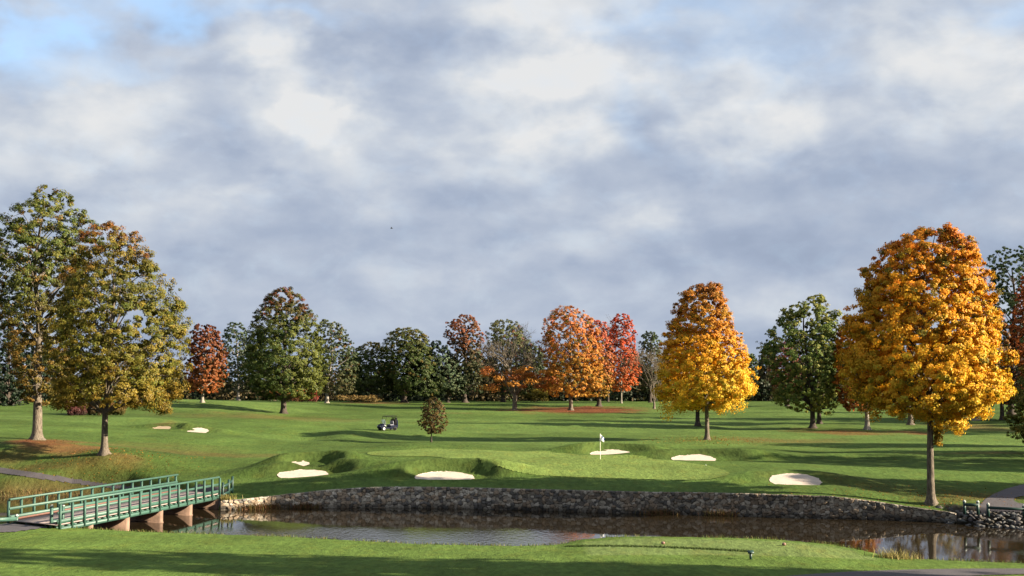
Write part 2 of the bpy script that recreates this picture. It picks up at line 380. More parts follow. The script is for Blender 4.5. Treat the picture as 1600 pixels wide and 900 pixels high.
def grass_mat():
    m, N, L, b = new_mat('grass')
    at = N.new('ShaderNodeAttribute'); at.attribute_name = 'tint'
    geo = N.new('ShaderNodeNewGeometry')
    mp = N.new('ShaderNodeMapping'); L.new(geo.outputs['Position'], mp.inputs[0]); mp.inputs['Scale'].default_value = (1, .45, 1)
    a = nz(N, L, 3.2, 6, .7, mp.outputs[0]); c = nz(N, L, .33, 4, .6, mp.outputs[0])
    mr = N.new('ShaderNodeMapRange'); L.new(a.outputs['Fac'], mr.inputs[0]); mr.inputs[1].default_value = .28; mr.inputs[2].default_value = .72; mr.inputs[3].default_value = .62; mr.inputs[4].default_value = 1.38
    mr2 = N.new('ShaderNodeMapRange'); L.new(c.outputs['Fac'], mr2.inputs[0]); mr2.inputs[1].default_value = .3; mr2.inputs[2].default_value = .7; mr2.inputs[3].default_value = .84; mr2.inputs[4].default_value = 1.16
    mu = N.new('ShaderNodeMath'); mu.operation = 'MULTIPLY'; L.new(mr.outputs[0], mu.inputs[0]); L.new(mr2.outputs[0], mu.inputs[1])
    sc_ = N.new('ShaderNodeVectorMath'); sc_.operation = 'SCALE'; L.new(at.outputs['Color'], sc_.inputs[0]); L.new(mu.outputs[0], sc_.inputs['Scale'])
    # dry yellowish flecks
    d = nz(N, L, .9, 5, .65, mp.outputs[0]); dr = N.new('ShaderNodeMapRange'); L.new(d.outputs['Fac'], dr.inputs[0]); dr.inputs[1].default_value = .5; dr.inputs[2].default_value = .75; dr.inputs[4].default_value = .45
    hs = N.new('ShaderNodeMix'); hs.data_type = 'RGBA'; hs.blend_type = 'MULTIPLY'; L.new(dr.outputs[0], hs.inputs[0]); L.new(sc_.outputs[0], hs.inputs[6]); hs.inputs[7].default_value = (1.5, 1.02, .8, 1)
    L.new(hs.outputs[2], b.inputs['Base Color'])
    b.inputs['Roughness'].default_value = .95; b.inputs['Specular IOR Level'].default_value = .05
    bp = N.new('ShaderNodeBump'); bp.inputs['Strength'].default_value = .7; bp.inputs['Distance'].default_value = .12
    L.new(a.outputs['Fac'], bp.inputs['Height']); L.new(bp.outputs[0], b.inputs['Normal'])
    return m
M_GRASS = grass_mat()

GREEN_PX = [(575, 707), (640, 703), (700, 702), (850, 705), (930, 711.5), (1020, 717), (1080, 724), (1125, 733), (1140, 740), (1120, 747), (1060, 750.5), (960, 748), (870, 744.5), (810, 738), (775, 728), (750, 718), (690, 715), (600, 713)]
def inpoly(x, y, poly):
    ins = np.zeros(np.shape(x), bool); n = len(poly)
    for i in range(n):
        x1, y1 = poly[i]; x2, y2 = poly[(i + 1) % n]
        c = ((y1 > y) != (y2 > y)) & (x < (x2 - x1) * (y - y1) / (y2 - y1 + 1e-12) + x1)
        ins ^= c
    return ins
PATCH = []
def patch(px, py, hx, hy, col, k=1.0):
    x, y, z = gnd(px, py); y1 = gnd(px, py + hy)[1]; y2 = gnd(px, py - hy)[1]
    PATCH.append((x, (y1 + y2) / 2, hx * y / F, max(abs(y2 - y1) / 2, 1), np.array(col), k))
LITTER = (.135, .050, .023); TAN = (.115, .082, .030); DRY = (.082, .072, .022)
patch(895, 641, 125, 6, LITTER, 1.2); patch(1330, 676, 80, 5, LITTER, .7); patch(1520, 668, 70, 9, TAN, .8); patch(1420, 675, 40, 4, LITTER, .8)
patch(100, 703, 80, 10, (.15, .085, .032), 1.0); patch(60, 692, 55, 7, LITTER, .9); patch(190, 716, 40, 10, TAN, .9); patch(120, 735, 160, 22, DRY, .9); patch(20, 715, 60, 15, DRY, .9)
patch(300, 708, 250, 4, TAN, .5); patch(440, 653, 170, 5, TAN, .55); patch(270, 700, 130, 9, DRY, .45); patch(60, 758, 90, 10, DRY, .5)
patch(1220, 688, 110, 6, TAN, .6); patch(1250, 672, 40, 4, LITTER, .4); patch(1520, 708, 100, 2.5, TAN, .7); patch(1540, 775, 80, 8, DRY, .7); patch(1380, 760, 120, 12, DRY, .35)
patch(250, 662, 28, 7, TAN, 1.0); patch(700, 645, 60, 2, TAN, .35); patch(1480, 780, 70, 8, DRY, .6); patch(570, 630, 60, 3, TAN, 1.0)
patch(340, 787, 14, 9, TAN, .8); patch(95, 818, 30, 6, TAN, .6)
def tint(x, y):
    base = np.empty(x.shape + (3,)); base[...] = (.061, .099, .022)
    n1 = fbm(x / 14, y / 9, 31, 4)[..., None]; n2 = fbm(x / 3, y / 2.2, 41, 3)[..., None]
    base = base * (.62 + .76 * n1) * (.85 + .3 * n2)
    light = np.array((.089, .140, .034))
    # mown fairway and approach: a lighter, flatter green
    fm = (sst(.42, .6, fbm(x / 24 + 3, y / 15, 77, 2)) * sst(118, 130, y) * (1 - sst(235, 250, y)))[..., None] * .8
    stripe = (np.sin((y * .9 + x * .18)) * .5 + .5)[..., None]
    base = base * (1 - fm) + light * (.9 + .14 * stripe) * fm
    # foreground lawn
    ng = ((y < yN(x) + .6) * 1.0)[..., None]
    base = base * (1 - ng) + np.array((.080, .126, .027)) * (.8 + .4 * n2) * ng
    # teeing ground
    tee = ((x > 3.4) & (x < 16.3 - (y - 58) * .1) & (y > 57.8) & (y < yN(x) - .9))[..., None] * 1.0
    base = base * (1 - tee) + np.array((.118, .162, .050)) * tee * (.93 + .12 * n2)
    # long grass round the bunkers
    for (cx, cy, a, b, sk) in BSPEC:
        u, v = (x - cx) / a, (y - cy - sk * (x - cx)) / b; r = np.sqrt(u * u + v * v)
        m = ((1 - sst(1.15, 1.4, r)) * sst(-.5, .1, v) * sst(.6, .75, r))[..., None]
        base = base * (1 - m) + np.array((.050, .076, .019)) * (.6 + .9 * n2) * m
    for (cx, cy, hx, hy, c, k) in PATCH:
        r = np.sqrt(((x - cx) / hx) ** 2 + ((y - cy) / hy) ** 2) + (fbm(x / 2.5, y / 2.5, 51, 3) - .5) * .9
        m = np.clip((1 - sst(.35, 1.15, r)) * k * (.55 + .8 * fbm(x / .9, y / .9, 61, 2)), 0, 1)[..., None]
        base = base * (1 - m) + c * m
    rk = ((x > WX1 - .2) & (y > (n0 := (yN(x) + yF(x)) / 2)))[..., None] * (1 - sst(2.2, 2.9, y - yF(x)))[..., None]
    base = base * (1 - rk) + np.array((.045, .040, .032)) * rk
    # banks: rank brownish grass, then mud under the waterline
    n, f = yN(x), yF(x)
    bank = (sst(.0, 1.0, y - n) * (y < (n + f) / 2) + (1 - sst(.6, 2.6, y - f)) * (x < WX0 - .3) * (y > (n + f) / 2))[..., None]
    bank = np.clip(bank, 0, 1)
    base = base * (1 - bank) + np.array((.09, .064, .028)) * (.5 + .9 * n2) * bank
    return base

def axis_steps(segs):
    out = [segs[0][0]]
    for a, b, s0, s1 in segs:
        v = out[-1]
        while v < b - 1e-6:
            t = (v - a) / (b - a); v += s0 + (s1 - s0) * t; out.append(min(v, b))
    return np.array(out)
gx = axis_steps([(-700, -120, 60, 4), (-120, -45, 3, .6), (-45, 45, .36, .36), (45, 120, .6, 3), (120, 700, 4, 60)])
gy = axis_steps([(-60, 30, 6, 3), (30, 48, 2, .4), (48, 96, .36, .3), (96, 150, .36, .7), (150, 290, .8, 2), (290, 900, 4, 60)])
GX, GY = np.meshgrid(gx, gy)
GZ = height(GX, GY)
ny, nx = GX.shape
idx = np.arange(ny * nx).reshape(ny, nx)
Q = np.stack([idx[:-1, :-1], idx[:-1, 1:], idx[1:, 1:], idx[1:, :-1]], -1).reshape(-1, 4)
ground = mesh_np('ground', np.stack([GX, GY, GZ], -1).reshape(-1, 3), Q, M_GRASS, col=tint(GX, GY).reshape(-1, 3), smooth=True)
tag(ground, kind='structure')

def drape(name, poly, mat, off, step=.25, col=None, kind='structure'):
    poly = np.array(poly); x0, y0 = poly.min(0); x1, y1 = poly.max(0)
    xs, ys = np.arange(x0, x1 + step, step), np.arange(y0, y1 + step, step)
    X, Y = np.meshgrid(xs, ys); cxm, cym = X[:-1, :-1] + step / 2, Y[:-1, :-1] + step / 2
    m = inpoly(cxm, cym, poly)
    id_ = np.arange(X.size).reshape(X.shape)
    Q = np.stack([id_[:-1, :-1], id_[:-1, 1:], id_[1:, 1:], id_[1:, :-1]], -1)[m]
    used, inv = np.unique(Q, return_inverse=True); Q = inv.reshape(-1, 4)
    X, Y = X.ravel()[used], Y.ravel()[used]
    from_terrain = height(X, Y) + off
    o = mesh_np(name, np.stack([X, Y, from_terrain], -1), Q, mat, col=(col(X, Y) if col else None), smooth=True)
    return tag(o, kind=kind) if kind else o
def smooth_poly(pts, n=6):
    p = np.array(pts, float); m = len(p); out = []
    for i in range(m):
        a, b, c, d = p[i - 1], p[i], p[(i + 1) % m], p[(i + 2) % m]
        for k in range(n):
            t = k / n
            out.append(.5 * (2 * b + (c - a) * t + (2 * a - 5 * b + 4 * c - d) * t * t + (3 * b - 3 * c + d - a) * t ** 3))
    return out
gp = smooth_poly([gnd(a, b)[:2] for a, b in GREEN_PX])
def green_col(x, y):
    n2 = fbm(x / 3, y / 2.2, 45, 3)[:, None]
    return np.array((.118, .166, .041)) * (.88 + .24 * n2)
drape('putting_green', gp, M_GRASS, .03, .12, green_col)

# paths
M_PATH = simple('asphalt', (.075, .066, .072), .85, .3, 1.5, bump=.4, bscale=14)
def ribbon(pts, w):
    p = np.array(pts, float); t = np.gradient(p, axis=0); t /= np.linalg.norm(t, axis=1)[:, None]; nrm = np.stack([-t[:, 1], t[:, 0]], 1)
    return np.concatenate([p + nrm * w / 2, (p - nrm * w / 2)[::-1]])
def pathpts(px): 
    p = [gnd(a, b)[:2] for a, b in px]; out = []
    for i in range(len(p) - 1):
        for k in range(5):
            out.append(np.array(p[i]) * (1 - k / 5) + np.array(p[i + 1]) * k / 5)
    return out + [p[-1]]
tx_ = np.arange(-120, 286, 9.); te = np.interp(tx_, [-120, 0, 75, 150, 200, 262, 285], [713, 731, 742, 754.5, 760, 763.5, 766]); be = np.interp(tx_, [-120, 0, 75, 150, 200, 262, 285], [721, 739.5, 750.5, 760.5, 765.5, 768.5, 771])
drape('path', [gnd(a, b)[:2] for a, b in zip(tx_, te)] + [gnd(a, b)[:2] for a, b in zip(tx_[::-1], be[::-1])], M_PATH, .04, .08)
drape('path', [(-23.8, 91), (-19.9, 88.2), (-20, 91), (-22.5, 93), (-26, 93.4), (-27, 92.2)], M_PATH, .05, .2)
drape('path', ribbon([(-25.9, 69.8), (-26.6, 66.5), (-28.5, 64), (-33, 62.2), (-45, 62), (-60, 64)], 3.0), M_PATH, .03, .2)
drape('path', smooth_poly([gnd(a, b)[:2] for a, b in [(1750, 748), (1620, 755), (1580, 762), (1552, 773), (1536, 784), (1531, 797), (1560, 800), (1620, 803), (1750, 812), (1750, 795), (1640, 791), (1596, 787), (1584, 781), (1598, 775.5), (1650, 772), (1750, 768)]]), M_PATH, .03, .1)
drape('path', smooth_poly([gnd(a, b)[:2] for a, b in [(1180, 906), (1300, 896), (1375, 892.3), (1480, 889.7), (1600, 889.2), (1750, 889.2), (1750, 898), (1600, 898), (1480, 902), (1300, 911)]]), M_PATH, .03, .1)

# sand bunkers
M_SAND = simple('sand', (.53, .445, .37), .9, .12, 2.5, bump=.5, bscale=18, spec=.1)
BL = ['white sand bunker low on the slope nearest the green footbridge', 'narrow sliver of sand tucked under a grassy lip above the larger bunker by the footbridge',
      'white sand bunker half in shade above the middle of the stone wall', 'white sand bunker just behind the flagstick',
      'white sand bunker behind the right end of the putting green', 'oval white sand bunker nearest the big golden maple',
      'small bright sand bunker on the slope right of the olive maple', 'beige scrape of sand on a dry mound right of the olive maple']
for i, (cx, cy, a, b, sk) in enumerate(BSPEC):
    R = np.linspace(0, .80, 44); A = np.linspace(0, 2 * math.pi, 221)[:-1]
    RR, AA = np.meshgrid(R, A, indexing='ij')
    wob = 1 + .05 * np.sin(AA * 3 + i) + .02 * np.sin(AA * 11 + 2 * i) + .012 * np.sin(AA * 23)
    X = SSPEC[i][0] + np.cos(AA) * RR / .775 * wob * SSPEC[i][1]; Y = cy + np.sin(AA) * RR * wob * b
    Y = np.where(Y < cy, cy + (Y - cy) * .62, Y) + sk * (X - cx); Z = height(X, Y) + .035 + .02 * (fbm(X * 2, Y * 2, i, 2) - .5)
    n = len(A); id_ = np.arange(X.size).reshape(X.shape)
    Q = np.stack([id_[:-1], np.roll(id_[:-1], -1, 1), np.roll(id_[1:], -1, 1), id_[1:]], -1).reshape(-1, 4)
    vb = (Y - cy - sk * (X - cx)) / b; rb = np.hypot((X - cx) / a, np.where(vb < 0, vb / .62, vb)) * (1 + .06 * (fbm(X / 1.5, Y / 1.5, 3, 2) - .5)) + .05 * (fbm(X * 1.6, Y * 1.6, 8, 2) - .5)
    Q = Q[(rb.ravel()[Q] < .795).all(1)]
    m = M_SAND if i != 7 else simple('dry_sand', (.36, .27, .17), .9, .25, 1.5, bump=.5, bscale=14)
    o = mesh_np('sand_bunker', np.stack([X, Y, Z], -1).reshape(-1, 3), Q, m, smooth=True)
    tag(o, BL[i], 'sand bunker', 'sand bunkers around the putting green')

# ------------------------------------------------------------------ water
def water_mat():
    m, N, L, b = new_mat('pond_water')
    b.inputs['Base Color'].default_value = (.018, .013, .007, 1); b.inputs['IOR'].default_value = 1.33
    b.inputs['Roughness'].default_value = .03; b.inputs['Specular IOR Level'].default_value = .5
    geo = N.new('ShaderNodeNewGeometry')
    mp = N.new('ShaderNodeMapping'); L.new(geo.outputs['Position'], mp.inputs[0]); mp.inputs['Scale'].default_value = (1, .32, 1)
    n = nz(N, L, 3.6, 4, .65, mp.outputs[0]); n2 = nz(N, L, .05, 2, .5, mp.outputs[0])
    sep = N.new('ShaderNodeSeparateXYZ'); L.new(geo.outputs['Position'], sep.inputs[0])
    # wind-ruffled water lies along the open near side; the lee of the wall stays calm
    mr = N.new('ShaderNodeMapRange'); L.new(sep.outputs[1], mr.inputs[0]); mr.interpolation_type = 'SMOOTHSTEP'
    mr.inputs[1].default_value = 79; mr.inputs[2].default_value = 71; mr.inputs[3].default_value = .02; mr.inputs[4].default_value = .85
    k = N.new('ShaderNodeMath'); k.operation = 'MULTIPLY'; L.new(mr.outputs[0], k.inputs[0])
    r2 = N.new('ShaderNodeMapRange'); L.new(n2.outputs['Fac'], r2.inputs[0]); r2.inputs[1].default_value = .4; r2.inputs[2].default_value = .6; r2.inputs[3].default_value = .15; r2.inputs[4].default_value = 1
    wx = N.new('ShaderNodeMapRange'); L.new(sep.outputs[0], wx.inputs[0]); wx.interpolation_type = 'SMOOTHSTEP'; wx.inputs[1].default_value = 5; wx.inputs[2].default_value = -3; wx.inputs[3].default_value = .02; wx.inputs[4].default_value = 1
    wr = N.new('ShaderNodeMapRange'); L.new(sep.outputs[0], wr.inputs[0]); wr.interpolation_type = 'SMOOTHSTEP'; wr.inputs[1].default_value = 23; wr.inputs[2].default_value = 28; wr.inputs[3].default_value = 0; wr.inputs[4].default_value = .22
    ws = N.new('ShaderNodeMath'); ws.operation = 'ADD'; L.new(wx.outputs[0], ws.inputs[0]); L.new(wr.outputs[0], ws.inputs[1])
    wm = N.new('ShaderNodeMath'); wm.operation = 'MULTIPLY'; L.new(ws.outputs[0], wm.inputs[0]); L.new(r2.outputs[0], wm.inputs[1])
    L.new(wm.outputs[0], k.inputs[1])
    k2 = N.new('ShaderNodeMath'); k2.operation = 'ADD'; L.new(k.outputs[0], k2.inputs[0]); k2.inputs[1].default_value = .004
    bp = N.new('ShaderNodeBump'); bp.inputs['Distance'].default_value = .10; L.new(k2.outputs[0], bp.inputs['Strength'])
    L.new(n.outputs['Fac'], bp.inputs['Height']); L.new(bp.outputs[0], b.inputs['Normal'])
    return m
xs = np.concatenate([np.linspace(-200, -40, 17), np.linspace(-38, 40, 80), np.linspace(45, 200, 17)])
vw = []
for x in xs:
    vw += [(x, float(yN(x)) + .6, 0), (x, float(yF(x)) + (.2 if WX0 < x < WX1 else 2.4), 0)]
Q = [(2 * i, 2 * i + 2, 2 * i + 3, 2 * i + 1) for i in range(len(xs) - 1)]
tag(mesh_np('water', vw, Q, water_mat()), kind='structure')

# ------------------------------------------------------------------ stone wall
def stone_mat():
    m, N, L, b = new_mat('fieldstone')
    at = N.new('ShaderNodeAttribute'); at.attribute_name = 'tint'
    geo = N.new('ShaderNodeNewGeometry'); n = nz(N, L, 6, 5, .65, geo.outputs['Position'])
    mr = N.new('ShaderNodeMapRange'); L.new(n.outputs['Fac'], mr.inputs[0]); mr.inputs[1].default_value = .25; mr.inputs[2].default_value = .75; mr.inputs[3].default_value = .6; mr.inputs[4].default_value = 1.35
    s = N.new('ShaderNodeVectorMath'); s.operation = 'SCALE'; L.new(at.outputs['Color'], s.inputs[0]); L.new(mr.outputs[0], s.inputs['Scale'])
    L.new(s.outputs[0], b.inputs['Base Color']); b.inputs['Roughness'].default_value = .85; b.inputs['Specular IOR Level'].default_value = .25
    bp = N.new('ShaderNodeBump'); bp.inputs['Strength'].default_value = .5; bp.inputs['Distance'].default_value = .04
    L.new(n.outputs['Fac'], bp.inputs['Height']); L.new(bp.outputs[0], b.inputs['Normal'])
    return m
M_STONE = stone_mat()
def worley(x, y, seed=0):
    ix, iy = np.floor(x), np.floor(y); best = np.full(x.shape, 9.); sec = np.full(x.shape, 9.); cid = np.zeros(x.shape)
    for a in (-1, 0, 1):
        for b in (-1, 0, 1):
            jx, jy = ix + a, iy + b
            cx = jx + .1 + .8 * hash2(jx, jy, seed); cy = jy + .1 + .8 * hash2(jx, jy, seed + 7)
            d = np.hypot(x - cx, y - cy)
            nb = d < best
            sec = np.where(nb, best, np.minimum(sec, d)); cid = np.where(nb, hash2(jx, jy, seed + 3), cid); best = np.where(nb, d, best)
    return best, sec, cid
def build_wall():
    X = np.arange(WX0, WX1, .04); Yb = yF(X)
    k = np.hanning(41); k /= k.sum(); pad = np.pad(Yb, 20, mode='edge'); Yb = np.convolve(pad, k, 'valid')
    arc = np.concatenate([[0], np.cumsum(np.hypot(np.diff(X), np.diff(Yb)))])
    tx, ty = np.gradient(X), np.gradient(Yb); l = np.hypot(tx, ty); nxn, nyn = ty / l, -tx / l
    top = wallz(X)
    rows = 42
    T = np.linspace(0, 1, rows)[:, None]
    Zr = -.35 + (top[None] + .35) * T; S = arc[None] + 0 * T
    wx = S / .28 + .9 * (fbm(S * 2, Zr * 2, 3, 2) - .5); wz_ = Zr / .21 + .9 * (fbm(S * 2 + 9, Zr * 2, 4, 2) - .5)
    f1, f2, cid = worley(wx, wz_, 11); e = sst(.015, .11, f2 - f1)
    out = .02 + e * (.03 + .09 * cid) 
    out = out * (1 - .0 * T) 
    top_j = .05 * (hash2(np.floor(wx[-1]), np.floor(wz_[-1]), 5) - .3)
    FX = X[None] + nxn[None] * out; FY = Yb[None] + nyn[None] * out; FZ = Zr.copy(); FZ[-1] += top_j
    pal = np.array([(.38, .32, .25), (.50, .43, .34), (.20, .17, .14), (.32, .24, .17), (.56, .49, .40), (.16, .145, .13), (.40, .30, .21)])
    c = pal[(cid * 6.99).astype(int)] * (.8 + .4 * hash2(cid * 999, cid * 77, 1))[..., None]
    c = c * e[..., None] + np.array((.085, .072, .06)) * (1 - e[..., None])
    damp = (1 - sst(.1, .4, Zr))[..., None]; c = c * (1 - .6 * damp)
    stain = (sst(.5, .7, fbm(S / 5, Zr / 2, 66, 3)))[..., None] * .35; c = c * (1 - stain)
    # tree shade over the middle and right-hand stretch, painted into the stone colour
    wall_shade = (sst(14, 24, S))[..., None]; c = c * (1 - .38 * wall_shade)
    # top and back
    TX = [X + nxn * .02 * 0 - nxn * w for w in (.12, .3, .45)]; TY = [Yb - nyn * w for w in (.12, .3, .45)]
    TZ = [top + top_j * .8 + .01, top + top_j * .5, top - .04]
    V = np.concatenate([np.stack([FX, FY, FZ], -1)] + [np.stack([a, b, cz], -1)[None] for a, b, cz in zip(TX, TY, TZ)] + [np.stack([TX[2], TY[2], top - 1.6], -1)[None]])
    C = np.concatenate([c] + [np.broadcast_to(c[-1] * .9, (1,) + c[-1].shape)] * 4)
    R, n = V.shape[:2]; id_ = np.arange(R * n).reshape(R, n)
    Q = np.stack([id_[:-1, :-1], id_[:-1, 1:], id_[1:, 1:], id_[1:, :-1]], -1).reshape(-1, 4)
    Vf = V.reshape(-1, 3); Cf = C.reshape(-1, 3)
    # end caps
    Vl = list(Vf); extra = []
    for col in (0, n - 1):
        ids = id_[:, col]; base = list(ids)
        for r in range(rows - 1):
            pass
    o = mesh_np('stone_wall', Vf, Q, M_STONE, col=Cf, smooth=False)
    # solid ends
    cap = MB()
    for x0 in (0, n - 1):
        zt = top[x0] - .02
        d = .02 if x0 == 0 else -.02
        cap.box((X[x0] + d, Yb[x0] + .22, (zt - .6) / 2), (.16, .46, zt + .6))
    co = cap.build('end_stones', simple('end_stone', (.30, .25, .2), .9, .4, 5, bump=.8), o)
    tag(o, 'long curved fieldstone retaining wall along the far edge of the pond', 'stone wall')
build_wall()

# ------------------------------------------------------------------ rocks at the wall's end
def rock_mesh(seed):
    r = np.random.RandomState(seed); n, m = 12, 8
    th = np.arange(n) / n * 2 * math.pi; ph = np.linspace(-.5, .5, m) * math.pi
    V = []
    planes = r.normal(size=(9, 3)); planes /= np.linalg.norm(planes, axis=1)[:, None]; off = r.uniform(.55, .9, 9)
    for p in ph:
        for t in th:
            d = np.array([math.cos(p) * math.cos(t), math.cos(p) * math.sin(t), math.sin(p)])
            s = 1.0
            for q, o in zip(planes, off):
                dt = d @ q
                if dt > .05: s = min(s, o / dt)
            V.append(d * s * (1, .75, .6))
    V = np.array(V); id_ = np.arange(n * m).reshape(m, n)
    Q = np.stack([id_[:-1], np.roll(id_[:-1], -1, 1), np.roll(id_[1:], -1, 1), id_[1:]], -1).reshape(-1, 4)
    c = np.array((.10, .092, .084)) * r.uniform(.5, 1.5) * (1 + .08 * r.normal(size=3))
    o = mesh_np('rock', V, Q, M_STONE, col=np.broadcast_to(c, V.shape), smooth=False)
    tag(o, 'grey rock in the riprap bank where the stone wall ends', 'rock', 'riprap rocks where the stone wall ends')
    return o
R = np.random.RandomState(4)
protos = [rock_mesh(s) for s in range(6)]; cnt = 0
for i in range(230):
    px = R.uniform(1490, 1640); row = R.uniform(0, 1); x = W(px, 822, 0)[0]
    y = float(yF(x)) - .7 + 2.5 * row; z = -.08 + .85 * row
    o = protos[cnt] if cnt < 6 else protos[R.randint(6)].copy()
    if cnt >= 6: COL.objects.link(o)
    cnt += 1
    s = R.uniform(.10, .24); o.location = (x, y, z); o.scale = (s * 1.3, s, s * .9); o.rotation_euler = (R.uniform(-.5, .5), R.uniform(-.5, .5), R.uniform(0, 6))

# ------------------------------------------------------------------ bridge
M_PAINT = simple('green_paint', (.047, .115, .086), .5, .28, 2.2, spec=.5, bump=.12, bscale=30)
M_DARKP = simple('dark_green_paint', (.012, .044, .036), .5, .3, 3)
M_DECK = simple('deck_boards', (.33, .26, .24), .85, .3, 6, bump=.3)
M_CONC = simple('pink_concrete', (.30, .19, .135), .85, .6, 1.1, bump=.3)
M_WHITE = simple('white_cap', (.45, .47, .43), .6, .1, 5)
bdir = np.array([.187, .982]); bL = 20.6
A0, B0 = np.array([-23.9, 68.0]), np.array([-27.3, 70.2])
def bz(s): return 1.22 - .20 * s / bL
def at2(o, s, z): p = o + bdir * s; return np.array([p[0], p[1], z])
side = np.array([-.982, .187]); width = float((B0 - A0) @ side)
bridge = bpy.data.objects.new('footbridge', None); COL.objects.link(bridge); bridge.location = (-23.5, 79, 0)
tag(bridge, 'long green timber footbridge on pink concrete piers crossing the creek', 'footbridge')
bpy.context.view_layer.update()
def keep(o, parent):
    o.parent = parent; o.matrix_parent_inverse = parent.matrix_world.inverted(); return o
skew = float((B0 - A0) @ bdir)
dk = MB(); nb = 142
for i in range(nb):
    s = bL * (i + .5) / nb; w = bL / nb - .012
    a = at2(A0, s, bz(s)); b = a + np.array([*(side * width + bdir * skew), 0])
    dk.bar(a + np.array([0, 0, -.03]), b + np.array([0, 0, -.03]), w * .98, .05)
keep(dk.build('deck', M_DECK), bridge)
fr = MB()
for o_, d in ((A0, .02), (B0, -.02)):
    q = o_ - side * d
    fr.bar(at2(q, .3, bz(0) - .28), at2(q, bL, bz(bL) - .28), .12, .20)
for k in range(5):
    q = A0 + side * width * (k + .5) / 5 + bdir * skew * (k + .5) / 5
    fr.bar(at2(q, .3, bz(0) - .22), at2(q, bL, bz(bL) - .22), .12, .26)
keep(fr.build('beams', M_PAINT), bridge)
for i in range(32):
    jo = MB()
    s = .4 + (bL - .6) * i / 31
    q = at2(A0 - side * .10, s, bz(s) - .13); jo.bar(q, q + np.array([*(side * .3), 0]), .07, .10); keep(jo.build('joist', M_PAINT), bridge)

def railing(o_, sgn):
    up = lambda h: (at2(o_, 0, bz(0) + h), at2(o_, bL, bz(bL) + h))
    r = MB()
    p, q = up(1.10); r.bar(p, q, .15, .10)
    p, q = up(.60); r.bar(p, q, .05, .14)
    p, q = up(.13); r.bar(p, q, .06, .20)
    ro = keep(r.build('railing', M_PAINT), bridge)
    n = 16
    for i in range(n + 1):
        s = min(max(bL * i / n, .06), bL - .06); b = MB()
        z = bz(s); e = o_ - side * .10 * sgn
        b.box(at2(e, s, z + .36), (.06, .15, 1.38), (*bdir, 0))
        c = b.build('post', M_PAINT); keep(c, bridge); c.parent = ro; c.matrix_parent_inverse = ro.matrix_world.inverted()
    return ro
railing(A0, 1); railing(B0, -1)
cb = MB(); cb.bar(at2(B0 - side * .25, .2, bz(0) + .06), at2(B0 - side * .25, bL, bz(bL) + .06), .1, .1)
cb.bar(at2(A0 + side * .2, .2, bz(0) + .05), at2(A0 + side * .2, bL, bz(bL) + .05), .1, .08)
keep(cb.build('kerb_board', simple('red_brown_board', (.16, .075, .055), .7, .3, 4)), bridge)
for s in (3.4, 7.6, 11.9, 16.1, 20.2):
    b = MB(); c = at2(A0 + side * (width / 2 - .05) + bdir * skew / 2, s, 0)
    full = math.hypot(width, skew); ax = side * width + bdir * skew
    b.box((c[0], c[1], (bz(s) - .36 - 1) / 2), (full - .0, .30, bz(s) - .36 + 1), (*ax, 0))
    b.box((c[0], c[1], -.3), (full + .05, .34, .7), (*ax, 0))
    keep(b.build('pier', M_CONC), bridge)

def cap_post(x, y, z, h, mat, parent, w=.14, cap=True, name='post'):
    b = MB(); b.box((x, y, z + h / 2), (w, w, h)); o = b.build(name, mat, None)
    keep(o, parent)
    if cap:
        c = MB(); c.box((x, y, z + h + .025), (w + .02, w + .02, .05)); c.box((x, y, z + h + .075), (w * .6, w * .6, .05))
        k = c.build('cap', M_WHITE); keep(k, parent); k.parent = o; k.matrix_parent_inverse = o.matrix_world.inverted()
    return o
def guard_rail(pts, h, label, mat, rail_h=.5, board=.16, group=None, z=None, two=False, cap=True):
    zz = [float(height(np.array([x]), np.array([y]))[0]) if z is None else z for x, y in pts]
    t = bpy.data.objects.new('guard_rail', None); COL.objects.link(t); t.location = (*pts[0], zz[0]); tag(t, label, 'guard rail', group)
    bpy.context.view_layer.update()
    for (x, y), g in zip(pts, zz): cap_post(x, y, g - .15, h + .15, mat, t, cap=cap)
    for i in range(len(pts) - 1):
        for hh in ([rail_h, rail_h * .35] if two else [rail_h]):
            b = MB(); b.bar((pts[i][0], pts[i][1] - .09, zz[i] + hh), (pts[i + 1][0], pts[i + 1][1] - .09, zz[i + 1] + hh), .06, board); keep(b.build('rail', mat), t)
    return t
def pt(px, py, z): return W(px, py, z)
guard_rail([pt(1507, 799, .85), pt(1528, 800, .85)], .58, 'short dark green guard rail with two white-capped posts above the rocks', M_DARKP, .42, .18, z=.85)
guard_rail([pt(1544, 803, .85), pt(1600, 806, .85), pt(1660, 809, .85)], .55, 'long dark green low guard rail beside the asphalt path above the rocks', M_DARKP, .38, .16, z=.85)
guard_rail([pt(80, 823, 1.05), pt(98, 819, 1.1)], 1.12, 'tall green end post with white cap at the near end of the footbridge', M_PAINT, .32, .22)
guard_rail([pt(-60, 822, 1.1), pt(-18, 820, 1.1), (-26.9, 70.2)], .42, 'low green kerb rail leading to the near end of the footbridge', M_PAINT, .28, .2)
e = A0 + bdir * bL; 
guard_rail([(e[0] + .22, e[1] + .3), (e[0] + .42, e[1] + 1.2), (e[0] + .5, e[1] + 2.0)], 1.15, 'dark green wing rail at the far end of the footbridge next to the wall', M_DARKP, .85, .16, two=True, cap=False)
e = B0 + bdir * bL
guard_rail([(e[0] - .5, e[1] + .3), (e[0] + .2, e[1] + .4), (e[0] - .1, e[1] + 1.8)], 1.1, 'dark green return rail at the far end of the footbridge by the path', M_DARKP, .95, .18, two=True, cap=False)

